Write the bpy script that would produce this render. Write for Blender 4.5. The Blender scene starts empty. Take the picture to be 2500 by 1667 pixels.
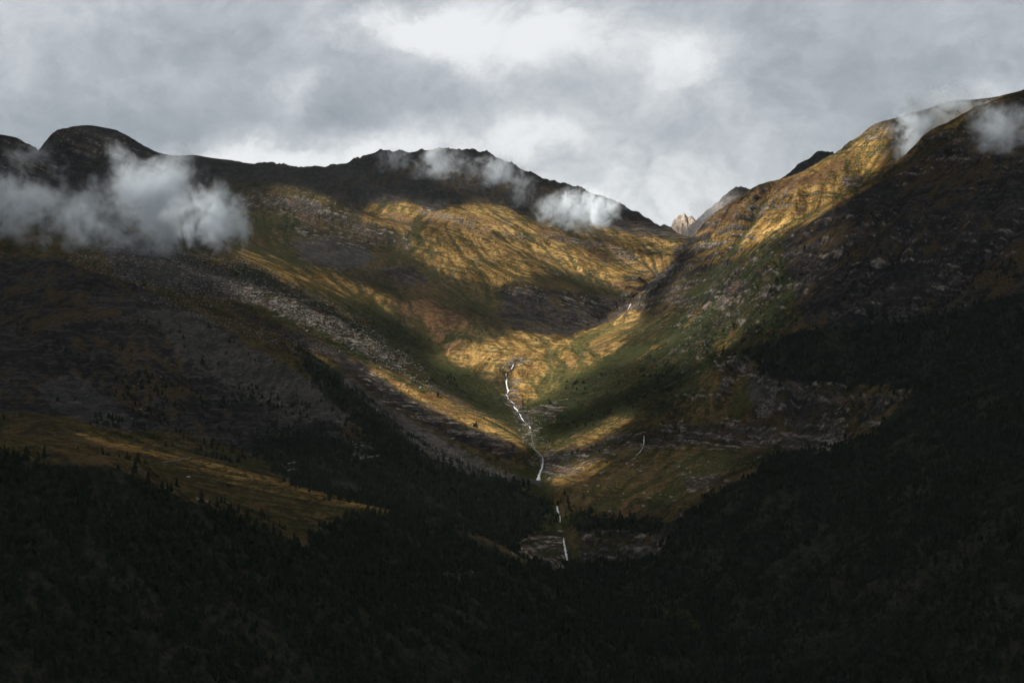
import bpy, math, time
import numpy as np
from mathutils import Vector
T0 = time.time()
C = bpy.context.scene
COL = C.collection
R = math.radians
# ------------------------------------------------------------------ camera, sky, sun, exposure
W, H, LENS = 2352.0, 1568.0, 45.0
F = W * LENS / 36.0                      # focal length in picture units
cam_data = bpy.data.cameras.new('camera'); cam = bpy.data.objects.new('camera', cam_data); COL.objects.link(cam)
cam_data.lens = LENS; cam_data.sensor_width = 36.0; cam_data.clip_start = 1.0; cam_data.clip_end = 90000.0
cam.location = (0, 0, 0); cam.rotation_euler = (R(90), 0, 0)
C.camera = cam
C.view_settings.view_transform = 'Standard'; C.view_settings.look = 'None'
C.view_settings.gamma = 1.0; C.view_settings.exposure = 1.4; C.view_settings.use_curve_mapping = False

SUN = np.array((-0.66, -0.06, 0.60)); SUN /= np.linalg.norm(SUN)       # direction towards the sun
sun_d = bpy.data.lights.new('sun', 'SUN'); sun_d.energy = 5.0; sun_d.angle = R(0.53); sun_d.color = (1.0, 0.93, 0.82)
sun = bpy.data.objects.new('sun', sun_d); COL.objects.link(sun)
sun.rotation_euler = Vector(SUN).to_track_quat('Z', 'Y').to_euler()

def rgba(c): return (c[0], c[1], c[2], 1.0)
class NT:
    """small helper for building node trees"""
    def __init__(s, tree):
        s.t = tree; s.n = tree.nodes; s.l = tree.links; s.n.clear()
    def new(s, kind, **kw):
        nd = s.n.new(kind)
        for k, v in kw.items(): setattr(nd, k, v)
        return nd
    def put(s, sock, v):
        if v is None: return
        if hasattr(v, 'is_linked') or hasattr(v, 'links'): s.l.new(v, sock)
        else: sock.default_value = v
    def math(s, op, a, b=None, clamp=False):
        nd = s.new('ShaderNodeMath', operation=op, use_clamp=clamp); s.put(nd.inputs[0], a); s.put(nd.inputs[1], b); return nd.outputs[0]
    def ramp(s, v, a, b, lo=0.0, hi=1.0, kind='SMOOTHSTEP'):
        nd = s.new('ShaderNodeMapRange', interpolation_type=kind); s.put(nd.inputs[0], v)
        for i, x in enumerate((a, b, lo, hi)): s.put(nd.inputs[i + 1], x)
        return nd.outputs[0]
    def mix(s, f, a, b):
        nd = s.new('ShaderNodeMix', data_type='RGBA'); s.put(nd.inputs[0], f); s.put(nd.inputs[6], a); s.put(nd.inputs[7], b); return nd.outputs[2]
    def noise(s, vec, scale, detail=4, rough=0.55, dist=0.0, out=0, lac=2.0):
        nd = s.new('ShaderNodeTexNoise'); s.put(nd.inputs['Vector'], vec)
        nd.inputs['Scale'].default_value = scale; nd.inputs['Detail'].default_value = detail
        nd.inputs['Roughness'].default_value = rough; nd.inputs['Distortion'].default_value = dist
        nd.inputs['Lacunarity'].default_value = lac
        return nd.outputs[out]
    def mapping(s, vec, loc=(0, 0, 0), rot=(0, 0, 0), scale=(1, 1, 1)):
        nd = s.new('ShaderNodeMapping'); s.put(nd.inputs[0], vec)
        nd.inputs[1].default_value = loc; nd.inputs[2].default_value = rot; nd.inputs[3].default_value = scale; return nd.outputs[0]
    def vmath(s, op, a, b=None):
        nd = s.new('ShaderNodeVectorMath', operation=op); s.put(nd.inputs[0], a)
        if b is not None: s.put(nd.inputs[1], b)
        return nd

# sky: a broken layer of grey cloud in front of the daylight sky
SKY_S = 0.1
world = bpy.data.worlds.new('World'); C.world = world; world.use_nodes = True
w = NT(world.node_tree)
tc = w.new('ShaderNodeTexCoord').outputs['Generated']
nish = w.new('ShaderNodeTexSky', sky_type='NISHITA'); nish.sun_disc = False
nish.sun_elevation = math.asin(SUN[2]); nish.sun_rotation = math.atan2(SUN[0], SUN[1])
def direction(px, py):
    v = np.array(((px - W / 2) / F, 1.0, (H / 2 - py) / F)); return tuple(v / np.linalg.norm(v))
big = w.mapping(tc, loc=(1.3, 0.4, 2.2), scale=(1.0, 1.0, 1.5))
warp = w.noise(big, 4.0, 8, 0.66, out=1)
wv = w.vmath('SUBTRACT', warp, (0.5, 0.5, 0.5)).outputs[0]
wv = w.vmath('MULTIPLY', wv, (0.11, 0.11, 0.10)).outputs[0]
wdir = w.vmath('ADD', tc, wv).outputs[0]
n1 = w.noise(big, 4.5, 6, 0.55, 0.25)
n2 = w.noise(w.mapping(wdir, loc=(4.1, 0, 7), rot=(0, R(14), 0), scale=(1, 1, 1.3)), 11.0, 8, 0.60, 0.5)
n3 = w.noise(w.mapping(tc, loc=(0, 3, 1), rot=(0, R(-25), 0), scale=(1, 1, 1.6)), 2.2, 3, 0.5)
val = w.math('MULTIPLY', w.math('SUBTRACT', n1, 0.5), 0.55)
val = w.math('ADD', val, w.math('MULTIPLY', w.math('SUBTRACT', n2, 0.5), 0.62))
val = w.math('ADD', val, w.math('MULTIPLY', w.math('SUBTRACT', n3, 0.5), 0.10))
# thinner (brighter) and thicker (darker) parts of the cloud cover: centre, half width, half height, amount
LOBES = [(1130, 60, 260, 80, .48), (900, 60, 120, 55, .22), (700, 195, 60, 40, .25), (640, 360, 170, 60, .60), (560, 345, 70, 40, .2), (800, 380, 110, 45, .30), (1600, 190, 80, 75, .26), (1580, 130, 40, 40, .16),
         (930, 330, 90, 45, .25), (1230, 330, 160, 50, .18), (1200, 300, 100, 40, .08), (1420, 470, 260, 90, .17), (2230, 235, 60, 50, .2), (2150, 60, 60, 60, .06), (0, 10, 250, 60, .04), (1750, 340, 150, 60, .06),
         (860, 215, 190, 80, -.16), (960, 130, 90, 40, -.12), (560, 60, 130, 60, -.13), (420, 260, 200, 90, -.16), (60, 260, 180, 70, -.10), (1300, 150, 150, 70, -.10), (1480, 290, 120, 60, -.05),
         (2000, 100, 260, 110, -.05), (1850, 240, 160, 70, -.04), (300, 120, 250, 100, .0), (2290, 60, 150, 90, -.04)]
sep = w.new('ShaderNodeSeparateXYZ'); w.l.new(wdir, sep.inputs[0])
ysafe = w.math('MAXIMUM', sep.outputs[1], 0.02)
U = w.math('ADD', w.math('MULTIPLY', w.math('DIVIDE', sep.outputs[0], ysafe), F), W / 2)
V = w.math('SUBTRACT', H / 2, w.math('MULTIPLY', w.math('DIVIDE', sep.outputs[2], ysafe), F))
front = w.ramp(sep.outputs[1], 0.3, 0.6)
lob = None
for (cx, cy, rx, ry, am) in LOBES:
    if am == 0: continue
    a = w.math('DIVIDE', w.math('SUBTRACT', U, cx), rx); b = w.math('DIVIDE', w.math('SUBTRACT', V, cy), ry)
    d2 = w.math('ADD', w.math('MULTIPLY', a, a), w.math('MULTIPLY', b, b))
    g = w.math('MULTIPLY', w.math('POWER', 2.0, w.math('MULTIPLY', d2, -1.0)), am)
    lob = g if lob is None else w.math('ADD', lob, g)
n4 = w.noise(w.mapping(wdir, loc=(9, 2, 1), rot=(0, R(-10), 0), scale=(1, 1, 1.15)), 8.0, 8, 0.64, 0.35)
bil = w.math('ABSOLUTE', w.math('SUBTRACT', n4, 0.5))
val = w.math('ADD', val, w.math('MULTIPLY', w.math('SUBTRACT', 0.085, bil), 1.15))
n5 = w.noise(wdir, 38.0, 6, 0.65, 0.6)
val = w.math('ADD', val, w.math('MULTIPLY', w.math('SUBTRACT', n5, 0.5), 0.26))
val = w.math('ADD', val, w.math('MULTIPLY', lob, w.math('MULTIPLY', front, w.ramp(n2, .3, .65, .85, 1.75))))
val = w.math('ADD', val, 0.40)
cr = w.new('ShaderNodeValToRGB'); w.l.new(val, cr.inputs[0])
cr.color_ramp.interpolation = 'B_SPLINE'
el = cr.color_ramp.elements
el[0].position = 0.0; el[0].color = (0.235, 0.27, 0.31, 1)
el[1].position = 1.0; el[1].color = (0.84, 0.85, 0.86, 1)
for p, c in ((.22, (.31, .34, .372)), (.42, (.42, .45, .48)), (.62, (.565, .59, .615)), (.8, (.78, .79, .80))):
    e = el.new(p); e.color = (*c, 1)
cloudc = w.new('ShaderNodeVectorMath', operation='SCALE'); w.l.new(cr.outputs[0], cloudc.inputs[0]); cloudc.inputs['Scale'].default_value = 0.405 / SKY_S
skymix = w.mix(0.965, nish.outputs[0], cloudc.outputs[0])
bg = w.new('ShaderNodeBackground'); w.l.new(skymix, bg.inputs[0]); bg.inputs[1].default_value = SKY_S
wo = w.new('ShaderNodeOutputWorld'); w.l.new(bg.outputs[0], wo.inputs[0])
world.cycles.sampling_method = 'MANUAL'; world.cycles.sample_map_resolution = 512

C.cycles.use_denoising = True
try: C.cycles.denoiser = 'OPENIMAGEDENOISE'
except Exception: pass
C.cycles.max_bounces = 6; C.cycles.diffuse_bounces = 2; C.cycles.glossy_bounces = 1; C.cycles.transmission_bounces = 2
C.cycles.volume_bounces = 3; C.cycles.transparent_max_bounces = 12
C.cycles.use_adaptive_sampling = True; C.cycles.adaptive_threshold = 0.02

# ------------------------------------------------------------------ numbers: noise
def hash2(ix, iy, seed):
    h = (ix.astype(np.int64) * 374761393 + iy.astype(np.int64) * 668265263 + seed * 974711) & 0xffffffff
    h = ((h ^ (h >> 13)) * 1274126177) & 0xffffffff
    return (h ^ (h >> 16)) & 0xffffffff
def perlin(x, y, seed=0):
    xi = np.floor(x); yi = np.floor(y); fx = x - xi; fy = y - yi
    u = fx * fx * fx * (fx * (fx * 6 - 15) + 10); v = fy * fy * fy * (fy * (fy * 6 - 15) + 10)
    def g(a, b):
        an = hash2(xi + a, yi + b, seed) * (2 * np.pi / 4294967296.0)
        return np.cos(an) * (fx - a) + np.sin(an) * (fy - b)
    n00, n10, n01, n11 = g(0, 0), g(1, 0), g(0, 1), g(1, 1)
    return 1.5 * ((n00 * (1 - u) + n10 * u) * (1 - v) + (n01 * (1 - u) + n11 * u) * v)
def fbm(x, y, scale, octs=4, seed=0, gain=0.5, ridged=False):
    s = np.zeros(np.shape(x)); a = 1.0; f = 1.0 / scale; tot = 0
    for o in range(octs):
        n = perlin(x * f + 17.3 * o, y * f - 9.1 * o, seed + o)
        if ridged: n = 1 - 2 * np.abs(n)
        s += a * n; tot += a; a *= gain; f *= 2.03
    return s / tot
def sstep(a, b, x):
    t = np.clip((x - a) / (b - a), 0, 1); return t * t * (3 - 2 * t)

# ------------------------------------------------------------------ the lie of the land: ridge and valley lines (u, v, distance)
# u, v only say in which direction from the viewpoint a summit or stream bend lies; with its distance that fixes it in space.
LINES = [
 # group, step, points
 ('back', 1, [(-700,420,6500),(-300,330,6400),(-80,318,6350),(0,312,6350),(45,318,6300),(85,342,6300)]),
 ('back', 1, [(100,335,6800),(118,308,6800),(160,292,6800),(200,288,6800),(265,300,6800),(300,322,6800),(335,348,6800),(380,360,6900),(450,357,7000),(540,370,7000),(575,378,7000),(620,376,7000),(700,393,7000),(780,394,7000),(815,380,7000),(850,353,7000),(895,350,7000),(920,358,7000),(965,357,7000),(1000,352,7000),(1032,347,7000),(1070,355,7000),(1110,352,6950),(1150,369,6900),(1200,397,6850),(1250,415,6800),(1300,432,6700),(1345,440,6600),(1390,456,6500),(1440,492,6400),(1500,526,6300),(1560,552,6200)]),
 ('back', 1, [(-700,700,7600),(-80,600,7300),(40,560,7400),(200,560,7900),(400,560,7900),(620,560,8000),(800,560,8000),(1000,540,8000),(1200,560,7900),(1400,590,7500),(1560,640,7200)]),
 ('back', 0, [(0,395,6560),(-200,410,6560),(60,392,6560),(112,388,6320),(150,430,6250),(90,375,6650),(370,420,6600)]),
 ('back', 0, [(200,420,6350),(60,430,6000),(-300,430,6000),(380,440,6400),(520,430,6400)]),
 ('back', 1, [(640,430,6250),(760,440,6250),(900,450,6200),(1050,465,6100),(1200,490,6050),(1330,535,6000),(1450,570,5950),(1540,600,5850)]),
 ('back', 1, [(480,428,5750),(560,430,5700),(640,434,5700),(710,446,5650),(770,466,5600),(840,500,5550),(900,535,5500)]),
 ('back', 1, [(560,470,6050),(700,480,6050),(820,505,5950)]),
 ('back', 1, [(500,480,5600),(600,486,5560),(700,500,5520),(800,530,5450),(900,575,5400)]),
 ('back', 1, [(960,520,5750),(1040,492,5750),(1110,515,5720),(1200,560,5650),(1300,590,5600),(1400,620,5550),(1480,645,5500)]),
 ('back', 1, [(1020,530,5550),(1150,580,5450),(1300,640,5400),(1430,665,5350)]),
 ('back', 1, [(640,570,5150),(780,590,5150),(920,600,5150),(1050,620,5150)]),
 ('back', 1, [(1100,655,5050),(1200,650,5080),(1330,665,5050),(1440,680,5200)]),
 ('back', 1, [(1100,700,4850),(1220,705,4850),(1350,715,4850)]),
 ('back', 1, [(750,660,4750),(880,680,4750),(1000,700,4700)]),
 ('back', 1, [(860,745,4400),(960,770,4350),(1060,790,4250)]),
 ('back', 1, [(1100,750,4450),(1200,770,4400),(1280,770,4500)]),
 # stream
 ('stream', 1, [(1530,640,5750),(1450,702,5250),(1385,742,4900),(1310,778,4550),(1230,808,4250),(1182,833,4020),(1163,870,3900),(1165,905,3740),(1185,945,3560),(1208,985,3380),(1219,1012,3280),(1236,1035,3170),(1247,1052,3120),(1238,1100,3050),(1255,1125,2900),(1278,1165,2790),(1284,1195,2740),(1292,1236,2660),(1303,1290,2590),(1330,1330,2530),(1440,1350,2400),(1600,1450,2150),(1750,1568,1900),(1900,1720,1650)]),
 # left mountain: rock-strewn spur
 ('left', 1, [(-500,450,5000),(-200,480,4900),(0,500,4800),(200,520,4700),(400,560,4550),(560,602,4350),(640,652,4200),(720,705,4080),(800,760,3960),(880,812,3820),(950,862,3700),(1010,905,3580),(1080,945,3460),(1150,985,3340),(1205,1018,3230)]),
 ('left', 1, [(620,605,4800),(700,650,4650),(800,720,4450),(900,775,4280),(990,820,4150)]),
 ('left', 1, [(960,800,4230),(1040,850,4020),(1110,905,3780),(1160,950,3590)]),
 # cliff foot and scree chute below it
 ('left', 1, [(700,765,3720),(800,835,3600),(900,905,3450),(1000,965,3330),(1100,1010,3210),(1180,1045,3130)]),
 ('left', 1, [(640,780,3480),(740,860,3400),(850,950,3230),(960,1020,3120),(1060,1070,3050),(1150,1108,2990)]),
 ('left', 1, [(100,600,3900),(300,680,3650),(450,750,3420),(560,790,3300),(660,812,3200),(720,832,3150),(790,885,3050),(860,940,2970),(950,1012,2900),(1040,1075,2840),(1110,1108,2800),(1190,1130,2790)]),
 ('left', 1, [(440,860,3050),(560,900,3000),(680,935,2920),(760,960,2870)]),
 ('left', 1, [(0,640,3900),(-400,620,4000)]),
 ('left', 1, [(-600,780,3300),(-300,780,3200),(0,780,3150),(200,820,3050)]),
 ('left', 1, [(-300,900,2750),(0,900,2720),(200,930,2750),(380,965,2720)]),
 ('left', 1, [(520,1030,2640),(640,1062,2600),(760,1055,2640),(860,1046,2720)]),
 ('left', 1, [(700,1110,2450),(850,1150,2380),(980,1170,2400)]),
 ('left', 1, [(1000,1140,2620),(1100,1150,2700),(1200,1170,2740)]),
 ('left', 1, [(1080,1195,2560),(1180,1215,2620),(1260,1225,2680)]),
 ('left', 1, [(1130,1235,2480),(1220,1270,2540),(1270,1300,2560)]),
 # near grass shoulder
 ('near', 1, [(-500,990,2300),(-200,990,2350),(0,990,2400),(130,975,2420),(200,990,2400),(300,1030,2360),(400,1055,2330),(500,1082,2290),(600,1104,2240),(700,1126,2190),(800,1148,2140),(880,1163,2100),(960,1183,2080),(1060,1215,2080),(1160,1262,2120),(1260,1300,2180),(1400,1345,2340)]),
 ('near', 1, [(-200,1060,1850),(0,1062,1850),(150,1070,1860),(280,1085,1880),(400,1110,1900),(520,1150,1880),(620,1190,1830),(700,1222,1800),(800,1215,1850),(900,1210,1930)]),
 ('near', 1, [(-600,1010,1350),(-200,1030,1380),(0,1048,1420),(80,1060,1440),(180,1078,1460),(260,1080,1480),(340,1105,1510),(420,1150,1550),(520,1185,1590),(620,1225,1630),(720,1262,1680),(840,1300,1740)]),
 ('near', 1, [(950,1260,1900),(1100,1330,1850),(1250,1400,1850),(1400,1450,1950)]),
 ('near', 1, [(-600,1600,1100),(0,1568,1130),(300,1568,1220),(600,1568,1310),(900,1568,1420),(1200,1568,1560),(1500,1568,1760)]),
 ('near', 1, [(0,1300,1260),(300,1330,1350),(600,1380,1450),(900,1430,1560)]),
 ('near', 1, [(-900,2900,760),(0,3000,760),(1176,3000,800),(2352,3000,800),(3200,2900,760)]),
 # right mountain: the ridge that closes the valley
 ('right', 1, [(1468,696,5060),(1488,656,5000),(1520,628,4950),(1548,600,4920),(1560,570,4900),(1590,534,4900),(1640,492,4950),(1700,455,5000),(1750,430,5050),(1800,420,5100),(1860,394,5150),(1920,362,5200),(1970,326,5220),(2030,285,5220),(2090,264,5200),(2180,236,5150),(2260,236,5150),(2330,226,5100),(2500,200,5000),(2900,120,5000)]),
 ('right', 1, [(1590,700,5600),(1700,600,5800),(1860,560,5900),(2000,480,6000),(2200,420,6000),(2400,380,6000),(2900,350,6000)]),
 ('right', 1, [(1700,560,4650),(1800,520,4650),(1900,480,4700),(1980,440,4750)]),
 ('right', 1, [(1880,400,4930),(1960,395,4950),(2020,385,4930)]),
 ('right', 1, [(2360,226,4300),(2330,230,4300),(2280,246,4330),(2200,284,4360),(2130,322,4380),(2060,385,4400),(2000,430,4400),(1920,470,4380),(1840,520,4300),(1780,566,4230),(1720,610,4170),(1660,650,4130),(1600,700,4100)]),
 ('right', 1, [(2600,160,4250),(2900,120,4200)]),
 ('right', 1, [(1500,730,4650),(1420,770,4430),(1340,808,4230),(1260,840,4080),(1200,862,3980)]),
 ('right', 1, [(1560,780,4200),(1460,830,3980),(1380,870,3850),(1280,905,3760)]),
 ('right', 1, [(1800,620,3950),(1740,700,3830),(1690,750,3750),(1630,800,3650)]),
 ('right', 1, [(1620,835,3520),(1540,870,3560),(1450,930,3460),(1360,980,3320),(1280,1015,3220)]),
 ('right', 1, [(2000,500,3950),(2150,450,3950),(2352,400,3900),(2700,350,3800)]),
 ('right', 1, [(1760,790,3450),(1850,760,3450),(1950,700,3500)]),
 ('right', 1, [(1680,830,3420),(1650,860,3350),(1560,915,3300),(1700,915,3230),(1770,900,3230)]),
 ('right', 1, [(1400,1000,3210),(1480,985,3190),(1580,978,3150),(1700,970,3110),(1780,960,3090)]),
 ('right', 1, [(1400,1035,3130),(1480,1025,3110),(1580,1028,3060),(1700,1030,3020),(1790,1040,2980)]),
 ('right', 1, [(1810,880,3150),(1880,870,3130),(1960,850,3150),(1830,930,3080),(1900,930,3060)]),
 ('right', 1, [(1800,1045,2940),(1880,1050,2900),(1960,1040,2860)]),
 ('right', 1, [(1270,1095,3000),(1350,1085,2970),(1450,1075,2960),(1560,1080,2900),(1680,1075,2850)]),
 ('right', 1, [(1300,1135,2820),(1400,1140,2800),(1500,1150,2740),(1600,1140,2700)]),
 ('right', 1, [(1340,1192,2690),(1420,1195,2670),(1500,1196,2640),(1570,1172,2620)]),
 ('right', 1, [(1340,1290,2600),(1420,1290,2580),(1500,1280,2540)]),
 ('right', 1, [(1380,1325,2480),(1480,1310,2460)]),
 ('right', 1, [(1500,1296,2420),(1580,1215,2500),(1640,1150,2560),(1720,1085,2640),(1800,1055,2750)]),
 ('right', 1, [(1700,1250,2300),(1850,1180,2300),(2000,1120,2350),(2150,1000,2450),(2352,900,2550),(2700,850,2550)]),
 ('right', 1, [(2000,950,2850),(2150,850,2950),(2352,720,3000),(2700,650,3000)]),
 ('right', 1, [(2000,780,3250),(2150,680,3350),(2352,560,3450),(2700,500,3450)]),
 ('right', 1, [(1700,1400,2080),(1900,1330,2050),(2150,1230,2000),(2352,1150,1950),(2800,1100,1950)]),
 ('right', 1, [(1900,1520,1850),(2100,1480,1750),(2352,1450,1650),(2800,1400,1600)]),
]
GROUPS = ['back', 'stream', 'left', 'near', 'right', 'far']
P, G = [], []
def to3(u, v, d): return ((u - W / 2) / F * d, d, (H / 2 - v) / F * d)
for grp, con, pts in LINES:
    q = [to3(*p) for p in pts]
    for i, p in enumerate(q):
        P.append(p); G.append(GROUPS.index(grp))
        if con and i + 1 < len(q):
            n = max(1, int(math.dist(p, q[i + 1]) / 130))
            for k in range(1, n):
                t = k / n; P.append(tuple(p[j] * (1 - t) + q[i + 1][j] * t for j in range(3))); G.append(GROUPS.index(grp))
# the hill one stands on, the flanks and the land behind
for x, y, z in [(0,0,-3),(25,20,-14),(-25,20,-14),(0,60,-38),(-80,30,-30),(80,30,-30),(0,150,-110),(-200,150,-130),(200,150,-130),(0,350,-330),(-500,350,-330),(500,350,-330),
                (0,-150,30),(0,-600,160),(-600,-300,60),(600,-300,60),(-1500,-800,220),(1500,-800,220),(0,-2000,420),(-3000,-2000,500),(3000,-2000,500),
                (-1800,600,-250),(1800,600,-300),(-3000,1200,250),(3000,1200,250),(-3500,2600,600),(3400,2600,700),(-4500,4500,900),(4500,4500,1000),(-5000,6500,1000),(5000,7000,700),
                (-4000,9000,700),(0,9500,350),(4000,9500,450),(7000,0,700),(-7000,0,700),(8000,5000,900),(-8000,5000,900)]:
    P.append((x, y, z)); G.append(3 if y < 2000 else 5)
P = np.array(P); G = np.array(G)
c2 = 30.0 ** 2
S = 1000.0
def kern(d2): return np.sqrt(d2 + c2) / S
A = kern(((P[:, None, :2] - P[None, :, :2]) ** 2).sum(-1))
n = len(P); A -= np.eye(n) * 0.004        # a little slack so that close points do not fight
M = np.zeros((n + 3, n + 3)); M[:n, :n] = A; M[:n, n] = 1; M[:n, n + 1:] = P[:, :2] / S; M[n, :n] = 1; M[n + 1:, :n] = P[:, :2].T / S
wts = np.linalg.solve(M, np.concatenate([P[:, 2], np.zeros(3)]))
def rbf(x, y):
    sh = x.shape; x = x.ravel(); y = y.ravel(); out = np.empty(x.size)
    for i in range(0, x.size, 20000):
        d2 = (x[i:i + 20000, None] - P[None, :, 0]) ** 2 + (y[i:i + 20000, None] - P[None, :, 1]) ** 2
        out[i:i + 20000] = kern(d2) @ wts[:n] + wts[n] + (x[i:i + 20000] * wts[n + 1] + y[i:i + 20000] * wts[n + 2]) / S
    return out.reshape(sh)
def near_group(x, y):
    sh = x.shape; x = x.ravel(); y = y.ravel(); out = np.empty(x.size, int)
    for i in range(0, x.size, 20000):
        d2 = (x[i:i + 20000, None] - P[None, :, 0]) ** 2 + (y[i:i + 20000, None] - P[None, :, 1]) ** 2
        out[i:i + 20000] = G[d2.argmin(1)]
    return out.reshape(sh)
def bilerp(grid, fx, fy):
    h, w_ = grid.shape
    fx = np.clip(fx, 0, w_ - 1.001); fy = np.clip(fy, 0, h - 1.001)
    x0 = fx.astype(int); y0 = fy.astype(int); tx = fx - x0; ty = fy - y0
    return (grid[y0, x0] * (1 - tx) + grid[y0, x0 + 1] * tx) * (1 - ty) + (grid[y0 + 1, x0] * (1 - tx) + grid[y0 + 1, x0 + 1] * tx) * ty
def blur(a, k=1):
    for _ in range(k):
        a = (np.roll(a, 1, 0) + 2 * a + np.roll(a, -1, 0)) / 4; a = (np.roll(a, 1, 1) + 2 * a + np.roll(a, -1, 1)) / 4
    return a
# coarse land 40 m, out to 9 km
CS = 40.0; CX0, CX1, CY0, CY1 = -8000, 8000, -3000, 10000
cx = np.arange(CX0, CX1 + 1, CS); cy = np.arange(CY0, CY1 + 1, CS)
CXX, CYY = np.meshgrid(cx, cy); coarse = rbf(CXX, CYY)
def coarse_h(x, y): return bilerp(coarse, (x - CX0) / CS, (y - CY0) / CS)
# fine land 9 m over the view
FS = 9.0; FX0, FX1, FY0, FY1 = -3900.0, 3900.0, 850.0, 8000.0
fx_ = np.arange(FX0, FX1 + 1, FS); fy_ = np.arange(FY0, FY1 + 1, FS)
FX, FY = np.meshgrid(fx_, fy_)
k4 = np.arange(0, len(fx_) + 3, 3); k4y = np.arange(0, len(fy_) + 3, 3)
sub = rbf(*np.meshgrid(FX0 + k4 * FS, FY0 + k4y * FS))
jj, ii = np.meshgrid(np.arange(len(fx_)), np.arange(len(fy_)))
Z = blur(bilerp(sub, jj / 3.0, ii / 3.0), 1)
print('base', round(time.time() - T0, 1))
gy_, gx_ = np.gradient(Z, FS); slope0 = np.hypot(gx_, gy_)
GRP = near_group(*np.meshgrid(FX0 + k4 * FS, FY0 + k4y * FS))
def proj(x, y, z): return W / 2 + x / y * F, H / 2 - z / y * F
FU, FV = proj(FX, FY, Z)
# broad relief
wx = FX + 60 * fbm(FX, FY, 300, 3, 5); wy = FY + 60 * fbm(FX, FY, 300, 3, 9)
rough = (0.35 + 0.65 * sstep(0.25, 0.7, slope0)) * (1 - .6 * sstep(6100, 6400, FY) * sstep(500, 380, FU))
Z = Z + rough * (22 * fbm(wx, wy, 420, 3, 21, 0.42, True) + 5 * fbm(wx, wy, 150, 4, 27, 0.5, False) + 3.0 * fbm(wx, wy, 60, 4, 33, 0.55, True))
# spurs and gullies running down the flanks
gyl, gxl = np.gradient(blur(Z, 14), FS); Ll = np.hypot(gxl, gyl) + 1e-5; gxl, gyl = gxl / Ll, gyl / Ll
def spurs(seed, grain, steps):
    h, w_ = Z.shape; g = blur(np.random.default_rng(seed).normal(0, 1, Z.shape), grain); g /= g.std()
    J, I = np.meshgrid(np.arange(w_, dtype=float), np.arange(h, dtype=float)); acc = g.copy()
    for sg in (1, -1):
        x = J.copy(); y = I.copy()
        for q in range(steps):
            yi = np.clip(y.astype(int), 0, h - 1); xi = np.clip(x.astype(int), 0, w_ - 1)
            x += sg * 2 * gxl[yi, xi]; y += sg * 2 * gyl[yi, xi]
            acc += g[np.clip(y.astype(int), 0, h - 1), np.clip(x.astype(int), 0, w_ - 1)] * (1 - q / (steps + 3.0))
    return acc / acc.std()
FLANK = sstep(150, 600, FX) * sstep(5600, 5000, FY) * sstep(.2, .45, slope0)
SPL = spurs(801, 10, 12); SPM = spurs(802, 3, 9)
Z = Z + (FLANK + .45 * sstep(-200, -500, FX) * sstep(4800, 4300, FY) * sstep(2300, 2700, FY)) * (7.5 * (SPL - .5 * np.abs(SPL)) + 3.0 * SPM)
# rock bands: the strata dip gently to the right and stand out where the slope is steep
DIP = 0.08 + 0.24 * sstep(4200, 4900, FY) * sstep(900, 300, FX)
def strata(Z, amp_map):
    band = 46.0
    s = (Z + DIP * FX + 0.05 * FY + 34 * fbm(FX, FY, 520, 4, 44)) / band
    fr = s - np.floor(s)
    prof = sstep(0.0, 1.0, np.clip((fr - 0.5) / 0.5, 0, 1))
    kid = hash2(np.floor(s), np.floor(s) * 0, 5) / 4294967296.0
    k = amp_map * (.25 + .75 * sstep(0.3, 0.7, kid))
    return Z + k * band * 0.62 * (prof - fr)
patch = sstep(0.0, 0.35, fbm(FX, FY, 500, 4, 71))
LEFT = sstep(100, -300, FX) * sstep(4300, 3900, FY)
amp = (0.25 + 0.75 * patch) * sstep(0.22, 0.5, slope0) * (1 - .7 * LEFT) * (1 - .45 * sstep(300, 900, FX) * sstep(3300, 3500, FY))
Z = strata(Z, amp)
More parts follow.
